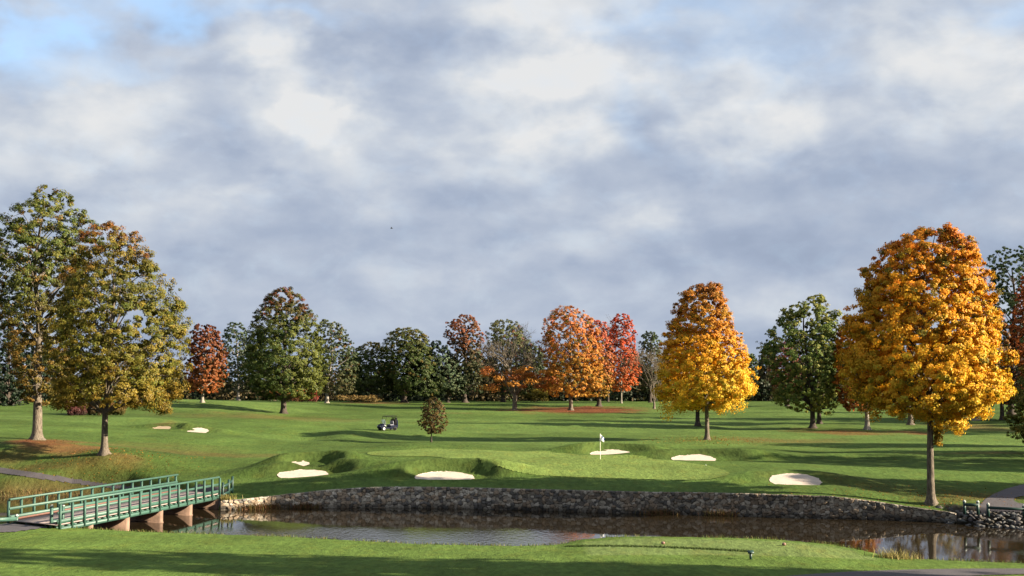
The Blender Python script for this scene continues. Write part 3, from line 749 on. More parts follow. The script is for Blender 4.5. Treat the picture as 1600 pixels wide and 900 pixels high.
# ------------------------------------------------------------------ trees
def bark_mat(name, c, c2):
    m, N, L, b = new_mat(name)
    tc = N.new('ShaderNodeTexCoord'); mp = N.new('ShaderNodeMapping'); L.new(tc.outputs['Object'], mp.inputs[0]); mp.inputs['Scale'].default_value = (5, 5, 1.1)
    n = nz(N, L, 2.4, 6, .7, mp.outputs[0]); r = N.new('ShaderNodeValToRGB'); L.new(n.outputs['Fac'], r.inputs[0])
    r.color_ramp.elements[0].position = .35; r.color_ramp.elements[1].position = .65
    r.color_ramp.elements[0].color = (*c2, 1); r.color_ramp.elements[1].color = (*c, 1)
    L.new(r.outputs[0], b.inputs['Base Color']); b.inputs['Roughness'].default_value = .9; b.inputs['Specular IOR Level'].default_value = .15
    bp = N.new('ShaderNodeBump'); bp.inputs['Strength'].default_value = .9; bp.inputs['Distance'].default_value = .08
    L.new(n.outputs['Fac'], bp.inputs['Height']); L.new(bp.outputs[0], b.inputs['Normal'])
    return m
BARK = bark_mat('bark', (.20, .165, .125), (.055, .043, .033)); BARK_D = bark_mat('dark_bark', (.095, .075, .06), (.028, .022, .018)); BARK_P = bark_mat('pale_bark', (.34, .30, .25), (.14, .12, .095))
def leaf_mat():
    m = bpy.data.materials.new('leaves'); m.use_nodes = True; N = m.node_tree.nodes; L = m.node_tree.links
    N.remove(N['Principled BSDF']); out = N['Material Output']
    at = N.new('ShaderNodeAttribute'); at.attribute_name = 'tint'
    d = N.new('ShaderNodeBsdfDiffuse'); t = N.new('ShaderNodeBsdfTranslucent'); mx = N.new('ShaderNodeMixShader'); mx.inputs[0].default_value = .25
    g = N.new('ShaderNodeBsdfGlossy'); g.inputs['Roughness'].default_value = .5; g.inputs['Color'].default_value = (.9, .9, .85, 1); m2 = N.new('ShaderNodeMixShader'); m2.inputs[0].default_value = .012
    L.new(at.outputs['Color'], d.inputs['Color']); L.new(at.outputs['Color'], t.inputs['Color'])
    L.new(d.outputs[0], mx.inputs[1]); L.new(t.outputs[0], mx.inputs[2]); L.new(mx.outputs[0], m2.inputs[1]); L.new(g.outputs[0], m2.inputs[2]); L.new(m2.outputs[0], out.inputs['Surface'])
    return m
M_LEAF = leaf_mat()
def leaves(name, Pn, Nn, size, C, parent=None, rs=None, aspect=.62):
    n = len(Pn); Nn = Nn / (np.linalg.norm(Nn, axis=1)[:, None] + 1e-9)
    r = rs.normal(size=(n, 3)); T = np.cross(Nn, r); T /= np.linalg.norm(T, axis=1)[:, None] + 1e-9; B = np.cross(Nn, T)
    L = (size * .5)[:, None]; w = L * aspect
    V = np.stack([Pn + T * L, Pn + B * w - Nn * w * .25, Pn - T * L, Pn - B * w + Nn * w * .25], 1).reshape(-1, 3)
    Q = np.arange(4 * n).reshape(n, 4)
    return mesh_np(name, V, Q, M_LEAF, parent, col=np.repeat(C, 4, 0))

G_DARK = (.038, .064, .018); G_MID = (.060, .082, .019); G_OLIVE = (.085, .095, .018); G_GREY = (.06, .085, .045)
YEL = (.60, .31, .018); YEL2 = (.65, .41, .035); ORG = (.36, .13, .015); RUST = (.17, .055, .018); RED = (.38, .045, .035); BRN = (.09, .045, .018); PINK = (.40, .10, .06)

def ramp(pal, t):
    ts = np.array([p[0] for p in pal]); cs = np.array([p[1] for p in pal])
    return np.stack([np.interp(t, ts, cs[:, k]) for k in range(3)], -1)
ALL = []
def tree(name, base, rows, pal, label, seed, cat='tree', group=None, lobes=34, clumps=9, leafs=90, size=.24, lobe_r=.30, gap=0., trunk_r=.28, bark=None, fork=None, accent=None, acc_p=.0,
         crown_up=.35, droop=0., flat=.75, limb_n=None, Y=None, depth=.92, twigs=0, shell=.45, trunk_top=.85, seen_px=True, accent_where=None, jag=.12, extra=(), fill=12.0, limb_lo=.95, lumpa=.42):
    rs = np.random.RandomState(seed); lobes = int(lobes * 1.25); lobe_r *= .88; size *= .68; leafs = int(leafs * .74)
    bx, by, bzz = gnd(*base) if Y is None else (P(base[0], base[1], Y)[0], Y, float(height(np.array([P(base[0], base[1], Y)[0]]), np.array([Y]))[0]))
    pr = [(P(0, py, by)[1] - bzz, P(xl, py, by)[0] - bx, P(xr, py, by)[0] - bx) for py, xl, xr in rows][::-1]
    pr = np.array(pr); zz, Lx, Rx = pr[:, 0], pr[:, 1], pr[:, 2]; H = zz[-1]; z0 = zz[0]
    root = bpy.data.objects.new(name, None); COL.objects.link(root); root.location = (bx, by, bzz); tag(root, label, cat, group)
    cxf = lambda z: np.interp(z, zz, (Lx + Rx) / 2); wf = lambda z: np.interp(z, zz, (Rx - Lx) / 2)
    Wm = ((Rx - Lx) / 2).max(); 
    # lobes
    zs = np.linspace(z0, H, 200); wgt = wf(zs) ** 1.5 + .05; cdf = np.cumsum(wgt) / wgt.sum()
    zc = np.interp((np.arange(lobes) + rs.rand(lobes)) / lobes, cdf, zs)
    ph = np.arange(lobes) * 2.39996 + rs.rand(lobes) * .9; rho = np.sqrt(rs.uniform(shell ** 2, 1, lobes))
    lr = Wm * lobe_r * rs.uniform(.7, 1.2, lobes) * (.55 + .45 * wf(zc) / Wm)
    rr = np.maximum(wf(zc) * rho - lr * .5, 0)
    zc = np.clip(zc, z0 + lr * .35, H - lr * .45)
    C = np.stack([cxf(zc) + np.cos(ph) * rr, np.sin(ph) * rr * depth, zc], 1)
    # clumps on each lobe's shell
    cl = []; cn = []; cs = []; li = []
    for i in range(lobes):
        k = max(3, int(clumps * (lr[i] / (Wm * lobe_r)) ** 1.5)); v = rs.normal(size=(k, 3)); v /= np.linalg.norm(v, axis=1)[:, None]
        outw = C[i] - np.array([cxf(zc[i]), 0, z0 + (H - z0) * .35]); outw /= np.linalg.norm(outw) + 1e-6
        v += outw * .45; v[:, 2] += crown_up * .5; v /= np.linalg.norm(v, axis=1)[:, None]
        p = C[i] + v * lr[i] * rs.uniform(.55, 1.1, (k, 1)) * np.array([1, 1, flat]); p[:, 2] -= droop * lr[i] * rs.rand(k)
        cl.append(p); cn.append(v); cs.append(np.full(k, lr[i] * .36) * rs.uniform(.7, 1.3, k)); li += [i] * k
    M = int(lobes * fill); zf_ = np.interp((np.arange(M) + rs.rand(M)) / M, np.cumsum(wf(zs) + .02) / (wf(zs) + .02).sum(), zs); pf = rs.uniform(0, 6.283, M); rf = rs.uniform(.62, 1.0, M)
    lump = .99 - lumpa * .5 + lumpa * fbm(pf * 1.6 + seed, zf_ / Wm * 2.2, seed, 2)
    wq = wf(zf_) * rf * lump; pc = np.stack([cxf(zf_) + np.cos(pf) * wq, np.sin(pf) * wq * depth, zf_ - .1], 1); nv = np.stack([np.cos(pf), np.sin(pf), .25 + .9 * (zf_ - (z0 + H) / 2) / (H - z0)], 1)
    cl.append(pc); cn.append(nv / np.linalg.norm(nv, axis=1)[:, None]); cs.append(Wm * lobe_r * .235 * rs.uniform(.6, 1.4, M)); li += list(((pc[:, None] - C[None]) ** 2).sum(-1).argmin(1))
    cl = np.concatenate(cl); cn = np.concatenate(cn); cs = np.concatenate(cs); li = np.array(li)
    for (ex, ey, er) in extra:
        X_, Z_ = P(ex, ey, by); r_ = er * by / F; k = 12; v_ = rs.normal(size=(k, 3)); v_ /= np.linalg.norm(v_, axis=1)[:, None]
        c_ = np.array([X_ - bx, rs.uniform(-.35, .15) * Wm, Z_ - bzz]); cl = np.concatenate([cl, c_ + v_ * r_ * .62]); cn = np.concatenate([cn, v_]); cs = np.concatenate([cs, np.full(k, r_ * .48)]); li = np.append(li, [int(((C - c_) ** 2).sum(1).argmin())] * k)
    ex_from = len(cl) - 12 * len(extra)
    if gap > 0 and not extra:
        keepm = rs.rand(len(cl)) > gap; cl, cn, cs, li = cl[keepm], cn[keepm], cs[keepm], li[keepm]
    ztop = H + .15
    n = len(cl) * leafs; ci = rs.randint(0, len(cl), n) if leafs < 4 else np.repeat(np.arange(len(cl)), leafs)
    v = rs.normal(size=(n, 3)); v /= np.linalg.norm(v, axis=1)[:, None]
    rad = rs.rand(n) ** .45 * (1 + jag * 3 * (rs.rand(n) > .93) * rs.rand(n))
    pos = cl[ci] + v * (cs[ci] * rad)[:, None] * np.array([1.15, 1.15, .8])
    # keep to the outline, loosely
    w = wf(np.clip(pos[:, 2], z0, H)) * (1.04 + jag * (rs.rand(n) - .3)); dx = pos[:, 0] - cxf(np.clip(pos[:, 2], z0, H)); dd = np.hypot(dx, pos[:, 1] / depth)
    ok = ((dd < w + .15) & (pos[:, 2] < ztop) & (pos[:, 2] > z0 - .6)) | ((ci >= ex_from) if extra else False)
    pos, v, ci = pos[ok], v[ok], ci[ok]; n = len(pos)
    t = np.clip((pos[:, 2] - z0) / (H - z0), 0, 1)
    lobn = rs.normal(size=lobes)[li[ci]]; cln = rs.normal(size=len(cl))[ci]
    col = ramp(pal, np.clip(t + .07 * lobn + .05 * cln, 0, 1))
    col = col * np.clip(1 + .09 * cln + .08 * lobn, .5, 1.6)[:, None] * rs.uniform(.72, 1.3, (n, 1))
    col[:, 0] *= np.clip(1 + .10 * rs.normal(size=n) + .08 * cln, .6, 1.5)
    if accent is not None:
        am = (rs.rand(len(cl)) < acc_p)[ci] & (rs.rand(n) < .8)
        if accent_where is not None: am |= accent_where(pos[:, 0], pos[:, 1], t) & (rs.rand(n) < .75)
        col[am] = np.array(accent) * rs.uniform(.7, 1.3, (am.sum(), 1))
    cw = np.stack([dx[ok] / (Wm + .01), pos[:, 1] / (Wm + .01), (pos[:, 2] - (z0 + H) * .5) / (H - z0)], 1)
    nn = v * .42 + cn[ci] * .62 + cw * .65 + np.array([0, 0, .15]) + rs.normal(size=(n, 3)) * .34
    sz = size * rs.uniform(.6, 1.35, n)
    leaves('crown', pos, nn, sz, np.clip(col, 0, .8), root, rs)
    # trunk with root flare
    th_ = z0 + (H - z0) * trunk_top
    b = MB(); m = 14; s = np.linspace(0, 1, m); z = -.3 + s * (th_ + .3)
    bend = np.cumsum(rs.normal(size=(m, 2)) * .035 * trunk_r * 4, axis=0) * s[:, None]
    cx_ = cxf(np.clip(z, z0, H)) * sst(.15, 1, s)
    pts = np.stack([cx_ * .8 + bend[:, 0], bend[:, 1], z], 1); pts[0, :2] = 0
    rad = trunk_r * (1 - .82 * s ** 1.1) + .0; rad[0] = trunk_r * 1.75; rad[1] = np.maximum(rad[1], trunk_r * (1.25 if z[1] < .8 else 1.0))
    zf = np.array([-.3, 0, .12, .3, .6, 1.0]); 
    Z = np.concatenate([zf, z[z > 1.3]]); ff = lambda q: np.interp(q, z, rad * 0 + trunk_r * (1 - .82 * s ** 1.1))
    Rr = ff(Z) + trunk_r * .85 * np.exp(-np.maximum(Z, 0) / .28); XX = np.interp(Z, z, pts[:, 0]); YY = np.interp(Z, z, pts[:, 1])
    b.tube(np.stack([XX, YY, Z], 1), Rr, 12)
    Vt = b.V[0]; ang = np.arctan2(Vt[:, 1] - np.repeat(YY, 12), Vt[:, 0] - np.repeat(XX, 12)); k = np.exp(-np.maximum(Vt[:, 2], 0) / .35)
    k2 = (1 + .22 * np.sin(ang * 5 + seed) * k)[:, None]
    Vt[:, :2] = np.stack([np.repeat(XX, 12), np.repeat(YY, 12)], 1) + (Vt[:, :2] - np.stack([np.repeat(XX, 12), np.repeat(YY, 12)], 1)) * k2
    b.build('trunk', bark or BARK, root, smooth=True)
    # limbs to the lobes
    lb = MB(); order = rs.permutation(lobes)[:limb_n or lobes]
    for i in order:
        tz = max(z0 * limb_lo, min(th_ * .9, C[i, 2] - rr[i] * .75 - .4 * lr[i]))
        p0 = np.array([np.interp(tz, z, pts[:, 0]), np.interp(tz, z, pts[:, 1]), tz]); r0 = float(np.interp(tz, z, rad)) * .5
        p3 = C[i]; mid = p0 * .55 + p3 * .45 + np.array([0, 0, .05 * np.linalg.norm(p3 - p0)]) + rs.normal(size=3) * .12 * Wm * .3
        q = np.linspace(0, 1, 6)[:, None]; c = p0 * (1 - q) ** 2 + 2 * mid * q * (1 - q) + p3 * q ** 2
        lb.tube(c, np.linspace(max(r0, .03), .025, 6), 5, cap=False)
        for j in np.where(li == i)[0][:3 + twigs]:
            q = np.linspace(0, 1, 3)[:, None]; lb.tube(p3 * (1 - q) + cl[j] * q + q * (1 - q) * rs.normal(size=3) * .3, np.array([.022, .015, .008]) * (1 + size * 2), 3, cap=False)
    lb.build('limbs', bark or BARK, root, smooth=True)
    ALL.append(root)
    return root

def sway(*rows): return list(rows)
# near left pair
tree('oak_tree', (58, 687), [(288, 66, 86), (305, 45, 110), (335, 2, 140), (370, -35, 165), (420, -50, 158), (465, -30, 140), (510, -8, 130), (555, 8, 118), (600, 18, 105), (628, 34, 95)],
     [(0, (.10, .08, .014)), (.25, (.125, .075, .016)), (.42, (.085, .085, .016)), (.7, (.075, .09, .018)), (1, (.10, .11, .02))], 'tall loose olive oak with pale flared trunk, left of the broad olive and gold maple', 3,
     lobes=62, clumps=8, leafs=100, size=.235, lobe_r=.23, gap=.05, trunk_r=.42, bark=BARK, shell=.3, twigs=3, limb_n=45, accent=(.16, .09, .02), acc_p=.10, fill=9)
tree('maple_tree', (163, 709), [(348, 150, 178), (362, 125, 215), (395, 108, 243), (435, 92, 262), (480, 80, 288), (520, 66, 297), (560, 68, 297), (592, 72, 292), (612, 78, 290), (630, 95, 275)],
     [(0, (.17, .115, .016)), (.2, (.13, .115, .016)), (.6, (.11, .105, .016)), (.85, (.13, .095, .018)), (.95, (.16, .085, .02)), (1, (.17, .075, .02))], 'broad olive and gold maple with a rust coloured top beside the footbridge', 8,
     lobes=70, clumps=9, leafs=112, size=.205, lobe_r=.23, gap=.05, trunk_r=.27, shell=.3, twigs=2, limb_n=45, accent=(.20, .145, .02), acc_p=.15, droop=.3, limb_lo=.8, extra=[(92, 628, 18), (110, 618, 16), (245, 625, 22), (262, 640, 12), (225, 612, 18), (280, 480, 14), (288, 520, 12), (240, 420, 12)])
# big maple on the right
tree('maple_tree', (1455, 787), [(358, 1428, 1480), (372, 1395, 1512), (395, 1362, 1532), (425, 1345, 1545), (460, 1334, 1550), (500, 1318, 1552), (535, 1312, 1566), (570, 1310, 1573), (600, 1326, 1572), (622, 1340, 1562), (636, 1362, 1535), (648, 1432, 1500)],
     [(0, YEL2), (.35, YEL), (.65, (.54, .255, .014)), (.85, (.50, .21, .018)), (1, (.42, .155, .02))], 'biggest golden orange maple, by the pond near the end of the stone wall', 21,
     lobes=105, clumps=10, leafs=118, size=.215, lobe_r=.20, trunk_r=.25, shell=.35, droop=.5, limb_n=60, bark=BARK, accent=(.13, .11, .015), acc_p=.06, crown_up=.2, extra=[(1368, 638, 26), (1395, 640, 18), (1350, 612, 24), (1462, 655, 24), (1490, 662, 20), (1436, 640, 20), (1540, 640, 20), (1560, 615, 18), (1508, 640, 16), (1330, 560, 18), (1560, 560, 14), (1470, 365, 14), (1440, 366, 13), (1520, 395, 13)])
# mid trees
tree('maple_tree', (1105, 687), [(442, 1098, 1128), (452, 1066, 1132), (475, 1048, 1142), (505, 1036, 1150), (540, 1030, 1166), (575, 1024, 1180), (600, 1020, 1184), (615, 1022, 1176), (630, 1040, 1150)],
     [(0, YEL2), (.4, YEL), (.6, (.50, .23, .018)), (.8, (.37, .155, .02)), (1, (.25, .10, .022))], 'golden maple with a bronze brown top standing alone on the lawn behind two bunkers', 31,
     lobes=80, clumps=9, leafs=78, size=.27, lobe_r=.21, trunk_r=.24, shell=.3, droop=.5, limb_n=30, extra=[(1045, 640, 22), (1062, 632, 18), (1035, 612, 16), (1150, 630, 20), (1125, 636, 15), (1168, 610, 14), (1090, 630, 14), (1112, 450, 9), (1072, 462, 10), (1095, 455, 10)])
tree('maple_tree', (443, 646), [(449, 436, 458), (460, 418, 472), (480, 402, 488), (505, 390, 500), (535, 378, 508), (560, 372, 514), (585, 375, 512), (605, 385, 508), (622, 415, 495)],
     [(0, G_MID), (.5, G_MID), (.72, (.055, .065, .018)), (.88, (.09, .05, .018)), (1, (.13, .045, .022))], 'large green maple with a dull red top standing alone on the far lawn', 41,
     lobes=70, clumps=9, leafs=76, size=.33, lobe_r=.22, trunk_r=.45, bark=BARK_D, shell=.25, limb_n=30, accent=(.10, .11, .02), acc_p=.2, accent_where=lambda x, y, t: (x > 2.0) & (t < .7))
tree('tulip_tree', (1270, 669), [(459, 1276, 1290), (480, 1228, 1302), (505, 1205, 1310), (540, 1190, 1318), (575, 1196, 1322), (605, 1205, 1322), (630, 1212, 1312), (642, 1245, 1300)],
     [(0, (.19, .19, .035)), (.25, (.085, .12, .025)), (.6, (.10, .135, .03)), (1, (.18, .19, .045))], 'green tree with spiky upright branches and short dark trunk beside the big golden maple', 51,
     lobes=52, clumps=9, leafs=52, size=.34, lobe_r=.20, gap=.08, trunk_r=.34, bark=BARK_D, shell=.3, jag=.35, flat=1.25, accent=(.20, .19, .045), acc_p=.25, crown_up=1.0, limb_n=50, lumpa=.75, extra=[(1283, 468, 7), (1276, 485, 9), (1226, 488, 8), (1238, 498, 9), (1205, 520, 8), (1196, 542, 9), (1212, 545, 9), (1302, 492, 9), (1250, 490, 7), (1310, 520, 9), (1215, 620, 14), (1228, 610, 14)])
tree('maple_tree', (674, 691), [(619, 668, 682), (630, 660, 694), (645, 655, 701), (658, 654, 702), (668, 657, 698), (676, 664, 690)],
     [(0, (.10, .06, .018)), (1, (.085, .062, .02))], 'small thin brownish sapling standing on the lawn behind the putting green', 61,
     lobes=24, clumps=6, leafs=34, size=.19, lobe_r=.3, gap=.15, trunk_r=.06, bark=BARK_D, shell=.1, twigs=3)
# far row, left to right
tree('maple_tree', (316, 629), [(506, 308, 330), (518, 297, 342), (545, 290, 354), (580, 288, 355), (600, 290, 350), (612, 297, 340)],
     [(0, (.27, .09, .025)), (.5, RUST), (1, (.13, .045, .022))], 'rust red maple with a pale thin trunk behind the left pair of trees', 71, lobes=46, clumps=8, leafs=38, size=.42, lobe_r=.24, trunk_r=.25, bark=BARK_P, shell=.2, limb_n=20)
tree('oak_tree', (372, 627), [(504, 355, 378), (520, 345, 392), (550, 343, 395), (590, 345, 392), (612, 350, 388)],
     [(0, (.06, .065, .03)), (1, G_GREY)], 'slim grey green oak between the rust red maple and the large green maple', 72, lobes=40, clumps=7, leafs=30, size=.45, lobe_r=.26, gap=.1, trunk_r=.3, bark=BARK_P, Y=262, limb_n=20)
tree('oak_tree', (511, 630), [(500, 500, 528), (515, 492, 540), (545, 490, 556), (580, 490, 560), (612, 495, 556)],
     [(0, (.06, .055, .02)), (.4, (.055, .072, .028)), (1, (.075, .085, .035))], 'muted grey green oak with a pale trunk right behind the large green maple', 73, lobes=48, clumps=8, leafs=34, size=.42, lobe_r=.24, gap=.06, trunk_r=.34, bark=BARK_P, Y=255, limb_n=25, accent=(.12, .06, .02), acc_p=.08)
tree('maple_tree', (580, 622), [(534, 574, 592), (545, 556, 604), (570, 545, 616), (598, 541, 620), (613, 548, 614)],
     [(0, (.05, .072, .018)), (.7, (.055, .078, .018)), (1, (.095, .08, .022))], 'low dark green maple left of the rounder dark green maple', 74, Y=272, lobes=50, clumps=8, leafs=34, size=.40, lobe_r=.23, trunk_r=.35, bark=BARK_D, shell=.2, limb_n=16)
tree('maple_tree', (632, 628), [(512, 620, 648), (522, 602, 668), (545, 597, 682), (575, 600, 690), (600, 604, 694), (616, 615, 688)],
     [(0, (.042, .062, .016)), (.6, (.05, .07, .016)), (.9, (.075, .08, .02)), (1, (.11, .09, .022))], 'round dense dark green maple with a thick dark trunk between low maple and pine', 75, Y=268, lobes=64, clumps=9, leafs=60, size=.36, lobe_r=.22, trunk_r=.6, bark=BARK_D, shell=.2, limb_n=16, accent=(.13, .085, .02), acc_p=.05)
tree('pine_tree', (700, 622), [(532, 672, 690), (550, 666, 708), (575, 664, 724), (595, 668, 736), (615, 672, 732)],
     [(0, (.085, .11, .052)), (1, (.085, .12, .066))], 'blue green pine with drooping boughs right of the round dark maple', 76, Y=270, lobes=44, clumps=9, leafs=34, size=.42, lobe_r=.26, trunk_r=.3, bark=BARK_D, shell=.25, flat=.4, droop=.5, gap=.1, jag=.3)
tree('oak_tree', (726, 629), [(491, 718, 738), (503, 697, 750), (525, 693, 757), (550, 702, 760), (585, 706, 760), (612, 712, 756)],
     [(0, (.03, .04, .015)), (.45, (.05, .05, .02)), (.65, (.13, .06, .025)), (.85, (.21, .085, .04)), (1, (.22, .085, .045))], 'tall dark oak with a russet top between the pine and the bare tree', 77, lobes=50, clumps=8, leafs=40, size=.42, lobe_r=.24, trunk_r=.5, bark=BARK_D, gap=.08, shell=.2, limb_n=25)
tree('oak_tree', (786, 630), [(499, 772, 802), (512, 760, 818), (535, 756, 836), (565, 757, 838), (595, 760, 838), (615, 765, 832)],
     [(0, (.07, .075, .022)), (.5, (.06, .07, .024)), (1, (.10, .105, .04))], 'dark olive oak behind the bare grey tree', 78, lobes=50, clumps=8, leafs=34, size=.44, lobe_r=.25, trunk_r=.4, bark=BARK_D, Y=275, limb_n=20, accent=(.15, .05, .03), acc_p=.10)
tree('maple_tree', (892, 641), [(478, 868, 902), (492, 852, 922), (515, 842, 938), (545, 838, 945), (575, 842, 946), (600, 848, 944), (618, 856, 936)],
     [(0, (.42, .20, .03)), (.4, (.38, .17, .025)), (.75, (.40, .14, .035)), (1, (.36, .15, .06))], 'tall orange maple with a grey trunk standing on fallen leaves', 79, lobes=72, clumps=8, leafs=50, size=.36, lobe_r=.21, trunk_r=.36, shell=.25, limb_n=50, twigs=4, gap=.14, accent=(.12, .11, .02), acc_p=.08)
tree('maple_tree', (936, 635), [(500, 925, 948), (520, 912, 955), (550, 905, 962), (585, 905, 962), (605, 908, 958), (620, 915, 950)],
     [(0, (.25, .15, .02)), (.4, (.34, .12, .035)), (1, PINK)], 'pinkish orange maple squeezed between the orange and scarlet maples', 80, lobes=48, clumps=8, leafs=38, size=.38, lobe_r=.24, trunk_r=.42, bark=BARK_D, limb_n=20)
tree('maple_tree', (971, 630), [(490, 962, 984), (505, 950, 992), (530, 946, 996), (555, 942, 1000), (580, 940, 1004), (598, 945, 998), (610, 955, 985)],
     [(0, (.42, .12, .03)), (.5, (.40, .08, .03)), (1, (.44, .075, .035))], 'bright scarlet maple, reddest tree of the far row', 81, lobes=58, clumps=8, leafs=44, size=.36, lobe_r=.22, trunk_r=.16, bark=BARK_P, limb_n=16, shell=.2)
tree('oak_tree', (1016, 630), [(517, 1006, 1024), (535, 998, 1034), (570, 996, 1038), (612, 1000, 1036)],
     [(0, (.05, .055, .025)), (1, (.065, .09, .04))], 'grey green tree between the scarlet maple and the golden maple', 82, lobes=36, clumps=7, leafs=30, size=.44, lobe_r=.28, trunk_r=.3, bark=BARK_D, Y=272, gap=.1)
# right-hand far trees
tree('maple_tree', (1090, 666), [(520, 1060, 1120), (550, 1050, 1130), (590, 1050, 1135), (620, 1055, 1130), (640, 1065, 1120)],
     [(0, YEL), (1, ORG)], 'yellow maple hidden behind the lone bronze topped golden maple', 90, lobes=36, clumps=7, leafs=30, size=.42, lobe_r=.28, trunk_r=.3, bark=BARK_D)
tree('oak_tree', (1280, 662), [(500, 1262, 1302), (530, 1250, 1312), (570, 1248, 1315), (610, 1252, 1312), (635, 1260, 1305)],
     [(0, G_DARK), (1, G_MID)], 'dark green tree standing directly behind the spiky green tree', 91, lobes=36, clumps=7, leafs=28, size=.44, lobe_r=.28, trunk_r=.3, bark=BARK_D)
tree('maple_tree', (1230, 640), [(535, 1215, 1240), (560, 1202, 1256), (590, 1200, 1258), (618, 1205, 1250)],
     [(0, (.12, .05, .02)), (1, (.18, .065, .05))], 'dusky red maple glimpsed through the left side of the spiky green tree', 92, lobes=34, clumps=7, leafs=28, size=.44, lobe_r=.28, trunk_r=.3, bark=BARK_D, Y=240)
tree('maple_tree', (1355, 671), [(498, 1322, 1345), (525, 1306, 1362), (560, 1300, 1370), (595, 1302, 1372), (622, 1308, 1365), (640, 1320, 1360)],
     [(0, (.30, .10, .025)), (.5, ORG), (1, (.30, .11, .02))], 'burnt orange maple showing at the left edge of the big golden maple', 93, lobes=50, clumps=8, leafs=34, size=.40, lobe_r=.24, trunk_r=.3, bark=BARK_P)
tree('maple_tree', (1423, 664), [(440, 1410, 1460), (475, 1385, 1485), (530, 1375, 1498), (585, 1375, 1498), (615, 1388, 1485), (634, 1400, 1460)],
     [(0, (.10, .09, .02)), (1, (.2, .12, .02))], 'olive maple behind the big golden maple with its grey trunk in view', 94, lobes=36, clumps=7, leafs=30, size=.42, lobe_r=.28, trunk_r=.36, bark=BARK)
tree('maple_tree', (1525, 657), [(450, 1510, 1545), (490, 1490, 1570), (540, 1482, 1580), (590, 1484, 1578), (625, 1496, 1562), (638, 1508, 1545)],
     [(0, (.10, .08, .02)), (1, (.25, .10, .02))], 'amber maple behind the right flank of the big golden maple', 95, lobes=36, clumps=7, leafs=30, size=.42, lobe_r=.28, trunk_r=.36, bark=BARK_P)
tree('oak_tree', (1580, 650), [(386, 1558, 1600), (402, 1543, 1625), (450, 1545, 1640), (500, 1548, 1645), (560, 1550, 1645), (610, 1555, 1640)],
     [(0, G_DARK), (.6, (.045, .07, .022)), (1, (.06, .085, .035))], 'tall dark green oak rising behind the right side of the big golden maple', 96, lobes=70, clumps=8, leafs=40, size=.42, lobe_r=.2, gap=.15, trunk_r=.5, bark=BARK_D, Y=205, limb_n=50, twigs=2)
tree('maple_tree', (1566, 656), [(432, 1598, 1622), (460, 1585, 1640), (510, 1575, 1650), (560, 1568, 1652), (600, 1562, 1645), (630, 1560, 1630)],
     [(0, (.28, .09, .022)), (.5, (.28, .085, .022)), (1, (.24, .07, .022))], 'red orange maple at the border of the view right of the big golden maple', 97, lobes=56, clumps=8, leafs=40, size=.38, lobe_r=.22, trunk_r=.3, bark=BARK_D)
tree('maple_tree', (1650, 722), [(560, 1612, 1690), (590, 1590, 1710), (625, 1578, 1720), (660, 1576, 1722), (682, 1582, 1710), (690, 1600, 1690)],
     [(0, (.11, .10, .018)), (1, (.10, .095, .018))], 'olive tree reaching in at the border of the view below the red orange maple', 98, lobes=56, clumps=8, leafs=60, size=.24, lobe_r=.22, trunk_r=.3, Y=112)
# dark conifers at the left edge
for k, (px, tp, wd, lab) in enumerate([(12, 430, 42, 'dark conifer behind the tall olive oak'), (-38, 440, 45, 'dark conifer at the border of the view, furthest from the footbridge'), (62, 505, 36, 'shorter dark conifer between the two trees beside the footbridge')]):
    tree('conifer_tree', (px, 642), [(tp, px - 5, px + 5), (tp + 40, px - wd * .5, px + wd * .5), (tp + 100, px - wd * .85, px + wd * .85), (620, px - wd, px + wd), (638, px - wd * .9, px + wd * .9)],
         [(0, (.018, .030, .016)), (1, (.022, .036, .020))], lab, 110 + k, lobes=52, clumps=8, leafs=34, size=.42, lobe_r=.24, trunk_r=.3, bark=BARK_D, flat=.5, droop=.5, Y=192 + 6 * k, group='dark conifers behind the left pair of trees')

# bare trees
def bare_tree(base, top_px, spread_px, label, seed, r0=.35, depth=6, skirt=None, fork_h=.22, Y=None, up=.5, bark=None):
    rs = np.random.RandomState(seed)
    if Y is None: bx, by, bzz = gnd(*base)
    else: by = Y; bx = P(base[0], base[1], Y)[0]; bzz = float(height(np.array([bx]), np.array([by]))[0])
    H = P(0, top_px, by)[1] - bzz; S = spread_px * by / F
    root = bpy.data.objects.new('bare_tree', None); COL.objects.link(root); root.location = (bx, by, bzz); tag(root, label, 'tree')
    t = MB(); fh = H * fork_h; t.tube([(0, 0, -.3), (0, 0, .1), (.03, 0, .5), (.05, 0, fh * .6), (.0, .0, fh)], np.array([2, 1.4, 1.1, .95, .85]) * r0, 10)
    t.build('trunk', bark or BARK, root, smooth=True); lb = MB()
    ends = []
    def grow(p, d, L, r, k):
        d = d / np.linalg.norm(d); side_ = rs.normal(size=3) * .25
        q1 = p + d * L * .5 + side_ * L * .12; q2 = p + d * L + np.array([0, 0, .06 * L])
        lb.tube([p, q1, q2], [r, r * .8, r * .6], 5 if k > 2 else 3, cap=False)
        if k == 0: ends.append(q2); return
        for j in range(3 if k > 1 else 3):
            nd = d + rs.normal(size=3) * .42 + np.array([0, 0, .10]); grow(q2 if j else q1 * .4 + q2 * .6, nd, L * rs.uniform(.62, .82), r * (.62 if k > 1 else .5), k - 1)
    n = 6
    for j in range(n):
        a = j * 2 * math.pi / n + rs.rand() * .6; tl = S / H * rs.uniform(.5, 1.1)
        grow(np.array([0, 0, fh * rs.uniform(.75, 1)]), np.array([math.cos(a) * tl, math.sin(a) * tl, up + .35 * rs.rand()]), H * .27 * (1 - fork_h) / .78, r0 * .5, depth - 2)
    lb.build('limbs', bark or BARK, root, smooth=True)
    return root, (bx, by, bzz), rs, lb
